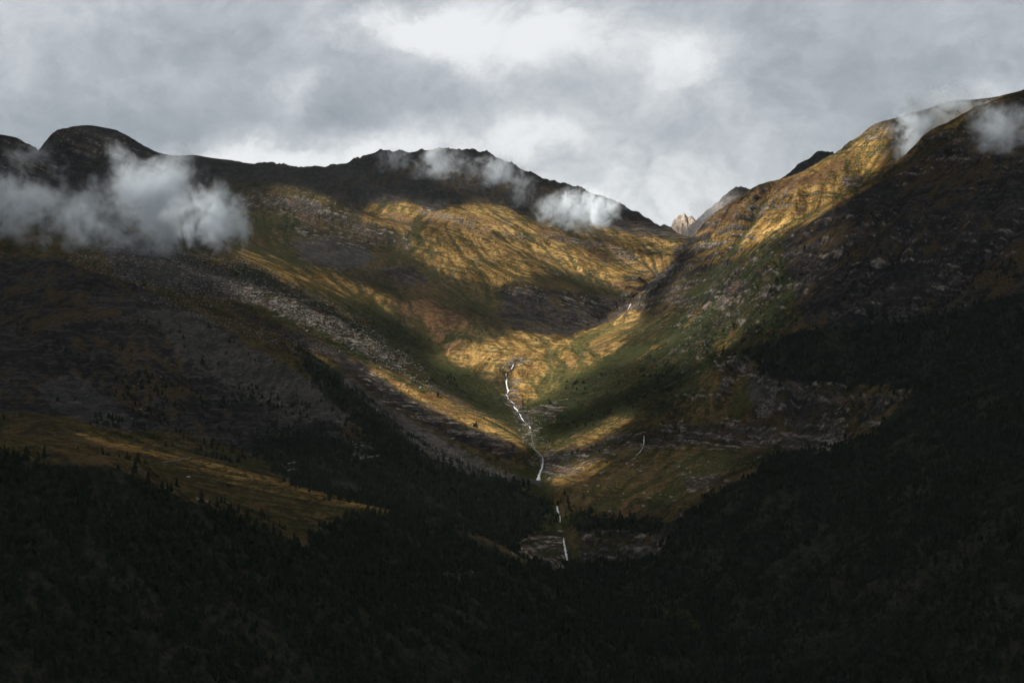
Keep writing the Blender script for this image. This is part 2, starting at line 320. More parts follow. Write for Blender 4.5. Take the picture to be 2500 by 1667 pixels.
# running water
def erode(Z, drops, steps, seed, batches=5, k_er=0.28, cap=2.2):
    h, w_ = Z.shape; rng = np.random.default_rng(seed); Z = Z.copy(); flow = np.zeros(Z.size)
    for b in range(batches):
        m = drops // batches
        x = rng.uniform(2, w_ - 4, m); y = rng.uniform(2, h - 4, m); dx = np.zeros(m); dy = np.zeros(m); sed = np.zeros(m); vel = np.ones(m)
        acc = np.zeros(Z.size)
        for s in range(steps):
            x0 = x.astype(int); y0 = y.astype(int); tx = x - x0; ty = y - y0
            i = y0 * w_ + x0; zf = Z.ravel()
            z00, z10, z01, z11 = zf[i], zf[i + 1], zf[i + w_], zf[i + w_ + 1]
            gx = (z10 - z00) * (1 - ty) + (z11 - z01) * ty; gy = (z01 - z00) * (1 - tx) + (z11 - z10) * tx
            hz = (z00 * (1 - tx) + z10 * tx) * (1 - ty) + (z01 * (1 - tx) + z11 * tx) * ty
            dx = dx * 0.35 - gx * 0.65; dy = dy * 0.35 - gy * 0.65; L = np.hypot(dx, dy) + 1e-6; dx /= L; dy /= L
            nx = np.clip(x + dx, 2, w_ - 4); ny = np.clip(y + dy, 2, h - 4)
            nz = bilerp(Z, nx, ny); dh = nz - hz
            capc = np.maximum(-dh, 0.02) * cap * np.sqrt(vel)
            dep = np.where(dh > 0, np.minimum(dh, sed), np.where(sed > capc, (sed - capc) * 0.2, -np.minimum((capc - sed) * k_er, np.maximum(-dh, 0) * 0.6)))
            sed -= dep
            for di, wt in ((0, (1 - tx) * (1 - ty)), (1, tx * (1 - ty)), (w_, (1 - tx) * ty), (w_ + 1, tx * ty)):
                acc += np.bincount(i + di, dep * wt, Z.size); flow += np.bincount(i + di, wt, Z.size)
            vel = np.clip(vel * 0.98 - dh * 0.1, 0.2, 6)
            x, y = nx, ny
            if s % 8 == 7:
                Z += np.clip(acc.reshape(h, w_), -3, 3); acc[:] = 0
        Z += np.clip(acc.reshape(h, w_), -3, 3)
    return Z, flow.reshape(h, w_)
Zb = Z.copy()
Z, flow = erode(Z, 110000, 64, 3)
delta = blur(Z - Zb, 1); Z = Zb + np.clip(delta, -20, 12) * (1 - .8 * sstep(4300, 5000, FY))
flow = blur(np.log1p(flow / 2.0), 1); flow = flow / np.percentile(flow, 99)
print('eroded', round(time.time() - T0, 1))
# stream bed cut a little
st = np.array([to3(*p) for p in LINES[[i for i, l in enumerate(LINES) if l[0] == 'stream'][0]][2]])
def seg_dist(x, y, pts):
    best = np.full(np.shape(x), 1e9)
    for a, b in zip(pts[:-1], pts[1:]):
        d = b[:2] - a[:2]; t = np.clip(((x - a[0]) * d[0] + (y - a[1]) * d[1]) / (d @ d), 0, 1)
        best = np.minimum(best, np.hypot(x - a[0] - t * d[0], y - a[1] - t * d[1]))
    return best
sd = seg_dist(FX, FY, st)
Z -= 6.0 * np.exp(-(sd / 16.0) ** 2)
# the summit crest is broken into teeth and notches
crest = sstep(6250, 6700, FY) * sstep(480, 720, FU) 
Z += crest * (30 * np.clip(fbm(FX, FY * .35, 120, 4, 141, .6, True), 0, 1) ** 2 + 10 * fbm(FX, FY, 260, 3, 151) - 5)
# streaks that run down the slopes and ledges that run along them: noise smeared along the fall line / the contours
SS = 4.5
sxx = np.arange(FX0, FX1 + 1, SS); syy = np.arange(FY0, FY1 + 1, SS)
gys, gxs = np.gradient(blur(Z, 6), FS); gyc, gxc = np.gradient(blur(Z, 5) + DIP * FX, FS)
def lic(along, steps, seed, scale_px=1.0):
    h, w_ = len(syy), len(sxx)
    g = np.random.default_rng(seed).normal(0, 1, (h, w_)).astype(np.float32)
    J, I = np.meshgrid(np.arange(w_, dtype=np.float32), np.arange(h, dtype=np.float32))
    k = SS / FS
    vx = gxs if along else -gyc; vy = gys if along else gxc
    L_ = np.hypot(vx, vy) + 1e-5; vx = (vx / L_).astype(np.float32); vy = (vy / L_).astype(np.float32)
    acc = g.copy(); 
    for sgn in (1, -1):
        x = J.copy(); y = I.copy(); 
        for q in range(steps):
            ii_ = np.clip((y * k).astype(np.int32), 0, vx.shape[0] - 1); jj_ = np.clip((x * k).astype(np.int32), 0, vx.shape[1] - 1)
            x += sgn * vx[ii_, jj_]; y += sgn * vy[ii_, jj_]
            acc += g[np.clip(y.astype(np.int32), 0, h - 1), np.clip(x.astype(np.int32), 0, w_ - 1)] * (1 - q / (steps + 4.0))
    return acc / acc.std()
lic_d = lic(True, 14, 5); lic_c = lic(False, 12, 6)
low_d = blur(lic_d, 3); low_d /= low_d.std(); low_c = blur(lic_c, 2); low_c /= low_c.std()
def streak(a, x, y): return bilerp(a, (x - FX0) / SS, (y - FY0) / SS)
print('streaks', round(time.time() - T0, 1))
# fine relief
rocky_f = sstep(0.45, 0.8, slope0)
Z += (0.9 + 2.2 * rocky_f) * fbm(FX, FY, 34, 3, 81, 0.6, True) * sstep(0.1, 0.5, slope0)
kk = sstep(.15, .5, slope0)
LD, LC = streak(low_d, FX, FY), streak(low_c, FX, FY)
Z += kk * (.8 * LD * (1 - .5 * sstep(4300, 5000, FY)) + 1.5 * LC * (1 - .6 * LEFT))
def fine_h(x, y): return bilerp(Z, (x - FX0) / FS, (y - FY0) / FS)
def height(x, y):
    x = np.asarray(x, float); y = np.asarray(y, float)
    e = np.minimum(np.minimum(x - FX0, FX1 - x), np.minimum(y - FY0, FY1 - y))
    k = sstep(0, 250, e)
    far = sstep(8500, 11000, np.hypot(x, y))
    zc = coarse_h(x, y) * (1 - far) + 350 * far + far * 260 * fbm(x, y, 3500, 4, 91) + (1 - k) * 3 * fbm(x, y, 120, 4, 92) * sstep(60, 400, np.hypot(x, y))
    return fine_h(x, y) * k + zc * (1 - k)
def hit(u, v, dmin=1000.0, dmax=7200.0, step=24.0):
    """points of the land seen in the directions u, v"""
    u = np.atleast_1d(np.asarray(u, float)); v = np.atleast_1d(np.asarray(v, float))
    a = (u - W / 2) / F; b = (H / 2 - v) / F
    d = np.arange(dmin, dmax, step); dd = np.zeros(len(a)); ok = np.zeros(len(a), bool)
    for i in range(0, len(a), 4000):
        q = slice(i, i + 4000)
        X = a[q, None] * d; Yv = np.broadcast_to(d, X.shape)
        under = fine_h(X, Yv) >= b[q, None] * d
        dd[q] = d[under.argmax(1)]; ok[q] = under.any(1)
    lo, hi = np.maximum(dd - step, dmin), dd
    for _ in range(6):
        mid = (lo + hi) / 2; un = fine_h(a * mid, mid) >= b * mid; hi = np.where(un, mid, hi); lo = np.where(un, lo, mid)
    return a * hi, hi, height(a * hi, hi), ok

# ------------------------------------------------------------------ the land as one sheet
az = np.concatenate([np.linspace(-180, -30, 46)[:-1], np.linspace(-30, -23.5, 14)[:-1], np.linspace(-23.5, 23.5, 860), np.linspace(23.5, 30, 14)[1:], np.linspace(30, 180, 46)[1:-1]])
rr = np.concatenate([[0.0], np.geomspace(6, 1000, 48)[:-1], np.arange(1000, 3400, 5.4), np.arange(3400, 7700, 8.0), np.geomspace(7700, 16000, 24)])
na, nr = len(az), len(rr)
AZ, RR = np.meshgrid(R(1) * az, rr[1:])
VX = np.sin(AZ) * RR; VY = np.cos(AZ) * RR; VZ = height(VX, VY)
print('verts', VX.size, round(time.time() - T0, 1))

# ---- what grows and lies where, partly painted sun and shade (fields over the land; shapes given as outlines)
def inpoly(u, v, poly):
    poly = np.array(poly, float); c = np.zeros(u.shape, bool)
    x0, y0 = poly[-1]
    for x1, y1 in poly:
        if y0 != y1:
            cond = ((y1 > v) != (y0 > v)) & (u < (x0 - x1) * (v - y1) / (y0 - y1) + x1)
            c ^= cond
        x0, y0 = x1, y1
    return c
def ka(*pts): return [(527 + .46 * x, 414 + .46 * y) for x, y in pts]      # centre of the valley, drawn at a larger scale
def kb(*pts): return [(1411 + .24 * x, 470 + .24 * y) for x, y in pts]      # right-hand nose, drawn larger still
NOSE = kb((560,470),(640,400),(700,330),(770,230),(860,140),(880,190),(800,280),(700,400),(650,520),(600,640),(520,700),(420,800),(290,900),(250,960),(270,850),(320,740),(400,680),(500,640),(540,560))  # shaded nose, darkened in the ground colour as well as kept unlit
POLY = {
 'forest': [
   [(-900,1000),(0,1042),(90,1062),(250,1070),(340,1105),(420,1150),(520,1178),(640,1225),(700,1262),(740,1215),(800,1196),(900,1180),(1000,1195),(1100,1240),(1200,1290),(1400,1350),(1600,1450),(1800,1700),(-900,1700)],
   [(1500,1300),(1530,1240),(1580,1200),(1620,1150),(1700,1100),(1790,1045),(1900,1040),(2000,1000),(2100,900),(2352,800),(3300,700),(3300,1800),(1750,1800),(1600,1420)],
   [(1295,1290),(1400,1285),(1500,1280),(1600,1400),(1450,1390),(1330,1340)],
   [(560,1010),(680,1000),(820,1010),(900,1030),(960,1050),(1060,1090),(1180,1120),(1260,1150),(1250,1200),(1180,1260),(1080,1215),(960,1180),(860,1160),(760,1135),(680,1110)],
   ka((340,850),(520,975),(700,1130),(850,1270),(1000,1380),(1200,1460),(1450,1530),(1300,1563),(1000,1500),(760,1350),(600,1180),(480,1080),(380,960)),
   [(1700,800),(1840,760),(2100,740),(2500,640),(3300,500),(3300,900),(2352,900),(1900,880),(1770,870)],
   [(1300,1190),(1400,1190),(1560,1195),(1640,1140),(1620,1180),(1560,1220),(1320,1215)],
 ],
 'green': [
   ka((560,600),(700,660),(860,700),(960,860),(1180,960),(1360,1040),(1420,1180),(1440,1270),(1250,1180),(1020,1030),(860,900),(700,780)),
   ka((0,430),(180,440),(300,560),(560,660),(700,780),(920,900),(1020,1040),(980,1060),(800,920),(560,850),(400,790),(300,710),(100,630),(0,580)),
   ka((1720,850),(1860,760),(1920,720),(1840,800),(1700,880)),
   ka((1450,1150),(1590,1100),(1760,980),(1970,830),(2120,720),(2352,560),(2352,1100),(2150,1180),(1950,1180),(1700,1290),(1560,1330),(1500,1200)),
   ka((240,280),(320,290),(400,430),(330,410)), ka((60,160),(300,180),(420,260),(300,280),(100,230)),
   kb((700,640),(1000,520),(1300,430),(1560,330),(1720,230),(1900,200),(2000,500),(1700,1100),(1200,1560),(0,1560),(0,1450),(500,1250),(640,900)),
   kb((850,300),(1200,400),(1250,450),(1000,480),(840,420)), ka((1560,1380),(1800,1330),(1860,1350),(1640,1440)),
 ],
 'shale': [  # dark shale; also painted over shaded bowl, nose and right slope as darkening
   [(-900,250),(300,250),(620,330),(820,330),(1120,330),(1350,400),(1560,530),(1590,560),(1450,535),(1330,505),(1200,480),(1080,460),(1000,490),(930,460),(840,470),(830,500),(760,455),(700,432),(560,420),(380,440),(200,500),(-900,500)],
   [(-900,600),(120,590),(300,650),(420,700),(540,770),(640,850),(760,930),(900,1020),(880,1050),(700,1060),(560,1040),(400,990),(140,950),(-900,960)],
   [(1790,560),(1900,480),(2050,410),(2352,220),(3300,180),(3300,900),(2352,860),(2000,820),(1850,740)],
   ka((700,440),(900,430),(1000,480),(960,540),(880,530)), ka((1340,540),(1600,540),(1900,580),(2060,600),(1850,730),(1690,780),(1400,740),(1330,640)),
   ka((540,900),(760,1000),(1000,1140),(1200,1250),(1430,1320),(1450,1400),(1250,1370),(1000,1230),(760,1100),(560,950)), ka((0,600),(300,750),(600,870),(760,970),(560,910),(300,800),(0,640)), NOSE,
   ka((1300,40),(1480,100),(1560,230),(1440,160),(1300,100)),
 ],
 'rust': [
   ka((740,150),(900,180),(960,270),(900,280),(800,240)), ka((780,600),(1000,600),(1260,760),(1150,860),(980,820)), ka((1450,190),(1640,260),(1900,330),(1960,430),(1880,420),(1700,330),(1560,260)), ka((1020,600),(1200,740),(1180,760),(1000,640)),
   [(1550,520),(1680,440),(1880,400),(1980,330),(1960,380),(1780,450),(1640,540)], ka((1640,940),(1800,830),(1980,720),(1900,800),(1740,910)), ka((860,1150),(1000,1240),(1100,1330),(1060,1320),(900,1210)), [(1380,1180),(1500,1150),(1560,1170),(1480,1200)],
   ka((1900,480),(2100,560),(2080,580),(1880,520)), kb((840,60),(1200,-100),(1500,-200),(1450,0),(1200,200),(1000,280),(850,200)),
 ],
 'scree': [
   ka((330,790),(540,950),(760,1110),(1000,1240),(1200,1375),(1430,1480),(1380,1530),(1050,1400),(850,1270),(700,1130),(520,970)),
   [(300,700),(460,720),(560,790),(680,850),(820,960),(820,980),(700,960),(560,900),(430,830)],
   [(80,880),(180,860),(300,950),(360,990),(240,985),(120,940)],
   ka((280,290),(500,290),(700,330),(740,400),(560,460),(380,400)), ka((1380,1480),(1560,1480),(1560,1530),(1380,1540)),
   [(1735,840),(1790,870),(1770,960),(1745,950),(1710,900)],
   ka((1000,1000),(1250,1160),(1230,1165),(980,1020)),
   [(200,540),(420,570),(640,700),(500,680),(280,640)],
 ],
 'rock': [
   ka((60,500),(300,570),(560,690),(760,840),(900,930),(860,950),(700,860),(500,770),(300,690),(60,600)),
   ka((60,95),(330,75),(640,190),(900,310),(890,345),(620,250),(320,165),(60,135)), ka((930,140),(1050,150),(1250,220),(1230,240),(1000,200)), ka((1530,260),(1850,300),(1840,340),(1560,290)), ka((1860,300),(1960,330),(2060,390),(2040,420),(1960,400),(1880,340)),
   ka((300,200),(700,300),(740,340),(400,300)), ka((1300,170),(1420,210),(1400,240)), ka((1330,520),(1600,550),(1580,590),(1340,560)), ka((1640,580),(1900,600),(2000,640),(1680,620)),
   ka((1380,960),(1470,930),(1500,880),(1430,880),(1370,920)), ka((1370,1000),(1440,990),(1460,1120),(1560,1260),(1500,1290),(1400,1160)),
   [(1780,870),(1930,850),(1960,1040),(1800,1045)], [(1390,1000),(1560,970),(1780,960),(1790,1035),(1600,1025),(1400,1030)],
   [(1330,1200),(1560,1200),(1500,1300),(1320,1290)], [(1180,1215),(1300,1215),(1300,1310),(1180,1270)], [(1640,810),(1700,820),(1760,870),(1700,870),(1640,850)],
   ka((600,910),(900,1060),(1200,1240),(1430,1330),(1400,1390),(1000,1230),(760,1090)), kb((420,820),(760,860),(900,940),(600,980)), kb((700,560),(960,590),(800,640)), kb((1050,700),(1400,760),(1000,1050),(950,900)), NOSE,
   [(1240,1040),(1420,1010),(1400,1060),(1260,1100)], [(1560,1090),(1660,1085),(1680,1120),(1580,1130)], [(750,1020),(860,1010),(880,1060),(760,1060)], ka((1500,1130),(1700,1080),(1640,1180),(1560,1220)), kb((1500,-80),(1800,-160),(1700,60),(1420,60)), kb((2150,-240),(2450,-320),(2400,-180),(2200,-160)),
 ],
 'gold': [  # gold grass, painted brighter where the slopes lie in sun
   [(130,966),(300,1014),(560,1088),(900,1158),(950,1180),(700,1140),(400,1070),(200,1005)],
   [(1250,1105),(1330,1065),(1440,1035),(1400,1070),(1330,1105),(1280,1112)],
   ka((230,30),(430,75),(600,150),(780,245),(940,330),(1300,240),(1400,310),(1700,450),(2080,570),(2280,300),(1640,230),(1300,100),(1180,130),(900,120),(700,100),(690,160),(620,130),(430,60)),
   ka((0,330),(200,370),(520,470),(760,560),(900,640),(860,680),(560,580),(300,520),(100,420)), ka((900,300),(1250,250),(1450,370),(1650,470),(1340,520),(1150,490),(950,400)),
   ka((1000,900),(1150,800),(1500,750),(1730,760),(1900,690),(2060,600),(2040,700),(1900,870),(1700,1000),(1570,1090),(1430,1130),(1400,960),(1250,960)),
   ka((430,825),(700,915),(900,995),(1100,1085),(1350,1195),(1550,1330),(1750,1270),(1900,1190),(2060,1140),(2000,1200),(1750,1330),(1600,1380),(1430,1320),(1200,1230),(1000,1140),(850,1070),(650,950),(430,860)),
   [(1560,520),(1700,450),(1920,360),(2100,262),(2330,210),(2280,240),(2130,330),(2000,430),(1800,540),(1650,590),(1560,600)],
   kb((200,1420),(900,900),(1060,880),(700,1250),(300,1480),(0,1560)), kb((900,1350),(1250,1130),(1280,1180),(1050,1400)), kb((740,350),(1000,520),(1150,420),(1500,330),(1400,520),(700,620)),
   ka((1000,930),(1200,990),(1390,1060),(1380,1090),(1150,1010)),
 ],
}
MASKS = list(POLY)
RS, RU0, RV0 = 4.0, -1000.0, 150.0
ru_, rv_ = np.meshgrid(np.arange(RU0, 3404, RS), np.arange(RV0, 1900, RS)); RAST = {}
for kname, polys in POLY.items():
    mm = np.zeros(ru_.shape, bool)
    for p in polys: mm |= inpoly(ru_, rv_, p)
    RAST[kname] = blur(mm.astype(float), 3 if kname == 'rock' else 8)
def fields(x, y, z):
    u, v = proj(x, np.maximum(y, 50.0), z)
    back = y < 300
    out = {}
    su = 26 * fbm(x, y, 200, 6, 101, 0.7); sv = 15 * fbm(x, y, 180, 6, 111, 0.7)
    ru, rv = (u + su - RU0) / RS, (v + sv - RV0) / RS
    for kname in POLY:
        m = bilerp(RAST[kname], ru, rv)
        if kname == 'forest': m = np.where(back, 0.6, m)
        out[kname] = m
    hide = sstep(7050, 7200, y)
    out['shale'] = np.maximum(out['shale'], hide)
    return out
m_view = (RR < 8000) & (RR > 850) & (np.abs(AZ) < R(31))
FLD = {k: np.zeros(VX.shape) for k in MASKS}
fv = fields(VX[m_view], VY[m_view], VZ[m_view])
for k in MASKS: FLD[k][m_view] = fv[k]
FLD['forest'][~m_view] = 0.7 * sstep(0.0, 0.2, fbm(VX[~m_view], VY[~m_view], 700, 3, 7) + 0.1)
FLOW = bilerp(flow, (VX - FX0) / FS, (VY - FY0) / FS) * m_view
sx = (height(VX + 5, VY) - height(VX - 5, VY)) / 10; sy = (height(VX, VY + 5) - height(VX, VY - 5)) / 10
SLOPE = np.hypot(sx, sy)
NRM = np.stack([-sx, -sy, np.ones_like(sx)], -1); NRM /= np.linalg.norm(NRM, axis=-1, keepdims=True)
print('fields', round(time.time() - T0, 1))

# ------------------------------------------------------------------ materials
def mat_land():
    m = bpy.data.materials.new('mountain_ground'); m.use_nodes = True; t = NT(m.node_tree)
    pos = t.new('ShaderNodeNewGeometry').outputs['Position']
    def at(nm): return t.new('ShaderNodeAttribute', attribute_name=nm).outputs
    A1 = t.new('ShaderNodeSeparateColor'); t.l.new(at('cover_a')[0], A1.inputs[0])
    A2 = t.new('ShaderNodeSeparateColor'); t.l.new(at('cover_b')[0], A2.inputs[0])
    A3 = t.new('ShaderNodeSeparateColor'); t.l.new(at('cover_c')[0], A3.inputs[0])
    forest, green, shale = A1.outputs; rust, scree, rock = A2.outputs; lit_mask, flow_, steep = A3.outputs
    nA = t.noise(pos, 1 / 90.0, 7, 0.68, 0.3)
    nB = t.noise(t.mapping(pos, loc=(900, 0, 0)), 1 / 22.0, 6, 0.7, 0.2)
    nC = t.noise(t.mapping(pos, loc=(0, 700, 30)), 1 / 260.0, 5, 0.6, 0.4)
    strk = t.noise(t.mapping(pos, scale=(1, 1, 0.25)), 1 / 30.0, 5, 0.7)
    lay = t.noise(t.mapping(pos, rot=(R(4), R(6), 0), scale=(0.12, 0.12, 1.0)), 1 / 9.0, 5, 0.65, 0.2)
    S4 = t.new('ShaderNodeSeparateColor'); t.l.new(at('streaks')[0], S4.inputs[0]); sd_, sc_, sl_ = S4.outputs
    def c(v): return t.math('SUBTRACT', v, .5)
    def wsum(*p):
        r = None
        for v, k in p:
            q = t.math('MULTIPLY', c(v), k); r = q if r is None else t.math('ADD', r, q)
        return t.math('ADD', r, .5)
    run = wsum((sd_, .32), (sc_, .28), (nA, 1.1), (nB, 1.1))          # fall-line mottling
    ledge = wsum((sc_, 1.1), (nB, .8), (nA, .6))        # contour mottling
    broad = wsum((sl_, .8), (nC, 1.6), (nA, .5))
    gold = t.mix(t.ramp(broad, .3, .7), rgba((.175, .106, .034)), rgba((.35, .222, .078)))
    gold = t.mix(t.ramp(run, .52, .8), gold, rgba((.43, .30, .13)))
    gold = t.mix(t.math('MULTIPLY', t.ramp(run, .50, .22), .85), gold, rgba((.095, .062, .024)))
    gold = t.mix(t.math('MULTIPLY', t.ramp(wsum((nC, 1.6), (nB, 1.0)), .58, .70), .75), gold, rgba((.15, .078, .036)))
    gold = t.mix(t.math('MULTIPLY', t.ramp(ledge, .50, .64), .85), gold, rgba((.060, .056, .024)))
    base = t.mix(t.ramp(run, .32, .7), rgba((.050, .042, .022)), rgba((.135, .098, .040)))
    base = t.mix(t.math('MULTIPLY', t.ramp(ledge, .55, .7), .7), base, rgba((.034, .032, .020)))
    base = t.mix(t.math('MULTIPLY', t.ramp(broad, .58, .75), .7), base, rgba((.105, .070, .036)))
    def blend(col, msk, other, nz, k=1.2, s=0.14, scale=1.0):
        f = t.ramp(t.math('ADD', t.math('MULTIPLY', msk, scale), t.math('MULTIPLY', c(nz), k)), 0.5 - s, 0.5 + s)
        f = t.math('MULTIPLY', f, t.ramp(msk, 0.0, 0.3))
        return t.mix(f, col, other)
    rustc = t.mix(t.ramp(run, .35, .65), rgba((.080, .048, .030)), rgba((.175, .104, .050)))
    col = blend(base, lit_mask, gold, broad, 1.0, .3)  # sunlit zones put into the grass colour over a darker base
    col = blend(col, rust, rustc, broad, 1.5, .25, .85)
    grn = t.mix(t.ramp(run, .3, .7), rgba((.019, .026, .016)), rgba((.050, .057, .027)))
    col = blend(col, green, grn, wsum((sd_, 1.0), (nA, 1.0), (sl_, .6)), 1.7, .14, .68)
    fl = t.math('MULTIPLY', t.ramp(t.math('ADD', flow_, t.math('MULTIPLY', c(nA), 1.0)), .45, .7), t.math('SUBTRACT', 1.0, shale))
    col = t.mix(t.math('MULTIPLY', fl, .8), col, rgba((.040, .045, .018)))
    bush = t.new('ShaderNodeTexVoronoi'); t.l.new(t.mapping(pos, scale=(1, 1, .5)), bush.inputs['Vector']); bush.inputs['Scale'].default_value = 1 / 9.0
    bd = t.ramp(t.math('ADD', bush.outputs['Distance'], t.math('MULTIPLY', broad, .9)), .58, .70, 1, 0)
    col = t.mix(t.math('MULTIPLY', bd, .8), col, rgba((.030, .036, .016)))
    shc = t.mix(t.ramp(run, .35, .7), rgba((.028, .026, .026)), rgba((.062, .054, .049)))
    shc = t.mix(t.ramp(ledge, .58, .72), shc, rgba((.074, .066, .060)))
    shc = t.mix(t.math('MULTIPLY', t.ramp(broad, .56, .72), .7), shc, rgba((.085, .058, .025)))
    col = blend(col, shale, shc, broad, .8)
    scc = t.mix(t.ramp(run, .3, .7), rgba((.045, .043, .042)), rgba((.086, .079, .072)))
    scc = t.mix(t.ramp(nB, .60, .7), scc, rgba((.19, .15, .125)))
    col = blend(col, scree, scc, run, 1.0)
    rk = t.mix(t.ramp(ledge, .38, .60), rgba((.036, .034, .034)), rgba((.088, .078, .070)))
    rk = t.mix(t.ramp(wsum((sc_, .8), (nB, 1.6)), .60, .74), rk, rgba((.25, .215, .18)))
    rk = t.mix(t.math('MULTIPLY', t.ramp(nA, .56, .66), .7), rk, rgba((.15, .082, .052)))
    col = blend(col, rock, rk, wsum((nB, 1.7), (sc_, .5), (nA, 1.0)), 1.9, .07, .62)
    stp = t.ramp(t.math('ADD', steep, t.math('MULTIPLY', c(ledge), .7)), .98, 1.2)
    col = t.mix(t.math('MULTIPLY', stp, .9), col, rk)
    frc = t.mix(t.ramp(run, .35, .65), rgba((.021, .025, .018)), rgba((.032, .035, .025)))
    frc = t.mix(t.math('MULTIPLY', t.ramp(broad, .6, .72), .4), frc, rgba((.058, .050, .032)))
    col = blend(col, forest, frc, broad, .35)
    fine = t.math('ADD', t.math('MULTIPLY', t.noise(pos, 1 / 5.0, 3, .75), .5), t.math('MULTIPLY', t.noise(t.mapping(pos, loc=(50, 9, 3)), 1 / 13.0, 4, .7), .5))
    hs = t.new('ShaderNodeHueSaturation'); t.l.new(col, hs.inputs['Color']); t.l.new(t.ramp(fine, .34, .66, .40, 1.65, 'LINEAR'), hs.inputs['Value']); col = hs.outputs[0]
    b = t.new('ShaderNodeBsdfDiffuse'); t.l.new(col, b.inputs[0]); b.inputs[1].default_value = 0.6
    bump = t.new('ShaderNodeBump'); bump.inputs['Strength'].default_value = 1.0; bump.inputs['Distance'].default_value = 1.0
    hgt = t.math('ADD', t.math('MULTIPLY', nB, 9.0), t.math('MULTIPLY', sc_, t.math('ADD', 3.0, t.math('MULTIPLY', t.math('ADD', steep, rock), 5.0))))
    hgt = t.math('ADD', hgt, t.math('MULTIPLY', sd_, 4.0))
    hgt = t.math('ADD', hgt, t.math('MULTIPLY', t.noise(pos, 1 / 7.0, 4, .7), 3.0))
    hgt = t.math('ADD', hgt, t.math('MULTIPLY', bd, 2.0))
    t.l.new(hgt, bump.inputs['Height']); t.l.new(bump.outputs[0], b.inputs['Normal'])
    o = t.new('ShaderNodeOutputMaterial'); t.l.new(b.outputs[0], o.inputs[0])
    return m
LAND = mat_land()
def simple(name, c1, c2, scale, rough=0.9, bumpd=0.0, spec=0.2):
    m = bpy.data.materials.new(name); m.use_nodes = True; t = NT(m.node_tree)
    tcn = t.new('ShaderNodeNewGeometry').outputs['Position']
    nz = t.noise(tcn, scale, 5, .65)
    b = t.new('ShaderNodeBsdfPrincipled'); t.l.new(t.mix(t.ramp(nz, .35, .65), rgba(c1), rgba(c2)), b.inputs['Base Color'])
    b.inputs['Roughness'].default_value = rough; b.inputs['Specular IOR Level'].default_value = spec
    if bumpd:
        bp = t.new('ShaderNodeBump'); bp.inputs['Distance'].default_value = bumpd; t.l.new(nz, bp.inputs['Height']); t.l.new(bp.outputs[0], b.inputs['Normal'])
    o = t.new('ShaderNodeOutputMaterial'); t.l.new(b.outputs[0], o.inputs[0])
    return m

def mesh_from(name, co, faces, mat, smooth=False, parent=None):
    """faces: (n, k) int array or list"""
    me = bpy.data.meshes.new(name)
    co = np.asarray(co, np.float32)
    faces = np.asarray(faces, np.int32); k = faces.shape[1]
    me.vertices.add(len(co)); me.vertices.foreach_set('co', co.ravel())
    me.loops.add(faces.size); me.loops.foreach_set('vertex_index', faces.ravel())
    me.polygons.add(len(faces)); me.polygons.foreach_set('loop_start', np.arange(0, faces.size, k, dtype=np.int32))
    me.polygons.foreach_set('use_smooth', np.full(len(faces), smooth))
    me.update(calc_edges=True)
    if mat: me.materials.append(mat)
    ob = bpy.data.objects.new(name, me); COL.objects.link(ob)
    if parent: ob.parent = parent
    return ob
def tag(o, label=None, cat=None, group=None, kind=None):
    if label: o['label'] = label
    if cat: o['category'] = cat
    if group: o['group'] = group
    if kind: o['kind'] = kind
    return o
def color_attr(me, name, cols):
    a = me.color_attributes.new(name, 'FLOAT_COLOR', 'POINT')
    a.data.foreach_set('color', np.concatenate([cols, np.ones((len(cols), 1))], 1).astype(np.float32).ravel())

# ---- faces of the sheet, shared out among the mountains that carry them
nrr = nr - 1
co = np.stack([VX, VY, VZ], -1).reshape(-1, 3)
idx = np.arange(nrr * na).reshape(nrr, na)
a = idx[:-1]; b = idx[1:]
quads = np.stack([a, np.roll(a, -1, 1), np.roll(b, -1, 1), b], -1).reshape(-1, 4)
fcx = co[quads, 0].mean(1); fcy = co[quads, 1].mean(1)
gk = bilerp(np.zeros((2, 2)), np.zeros(1), np.zeros(1))
gi = np.clip(((fcy + 60 * fbm(fcx, fcy, 200, 2, 3)) - FY0) / (3 * FS), 0, GRP.shape[0] - 1).astype(int); gj = np.clip(((fcx + 60 * fbm(fcx, fcy, 200, 2, 4)) - FX0) / (3 * FS), 0, GRP.shape[1] - 1).astype(int)
lab = GRP[gi, gj]
outside = (fcx < FX0) | (fcx > FX1) | (fcy < FY0) | (fcy > FY1)
lab[outside] = 5
# stream strip belongs to the slopes on either side except close to the water
SD = streak(lic_d, VX, VY) * m_view; SC = streak(lic_c, VX, VY) * m_view; SDL = streak(low_d, VX, VY) * m_view
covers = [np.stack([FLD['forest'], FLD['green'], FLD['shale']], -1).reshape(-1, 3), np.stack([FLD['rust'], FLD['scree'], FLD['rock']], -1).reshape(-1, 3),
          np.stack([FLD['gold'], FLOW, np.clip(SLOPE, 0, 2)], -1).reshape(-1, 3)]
nflat = NRM.reshape(-1, 3)
def sheet(name, label, mask):
    q = quads[mask]
    used, inv = np.unique(q, return_inverse=True); q = inv.reshape(q.shape)
    ob = mesh_from(name, co[used], q, LAND, True)
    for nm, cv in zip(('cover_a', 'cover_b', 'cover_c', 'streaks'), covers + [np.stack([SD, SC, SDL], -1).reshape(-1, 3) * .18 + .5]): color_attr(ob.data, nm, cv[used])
    ob.data.normals_split_custom_set_from_vertices(nflat[used].tolist())
    return tag(ob, label, kind='structure')
sheet('back_mountain', 'broad mountain with shaded shale crest and golden sunlit slopes closing the valley', lab == 0)
sheet('valley_floor', 'narrow V shaped valley floor carrying the white stream', lab == 1)
sheet('left_mountain', 'rock strewn left mountainside with purple scree chute and dark lower spur', lab == 2)
sheet('near_hillside', 'dim grassy shoulder and black wooded slope below it, closest to the viewer', lab == 3)
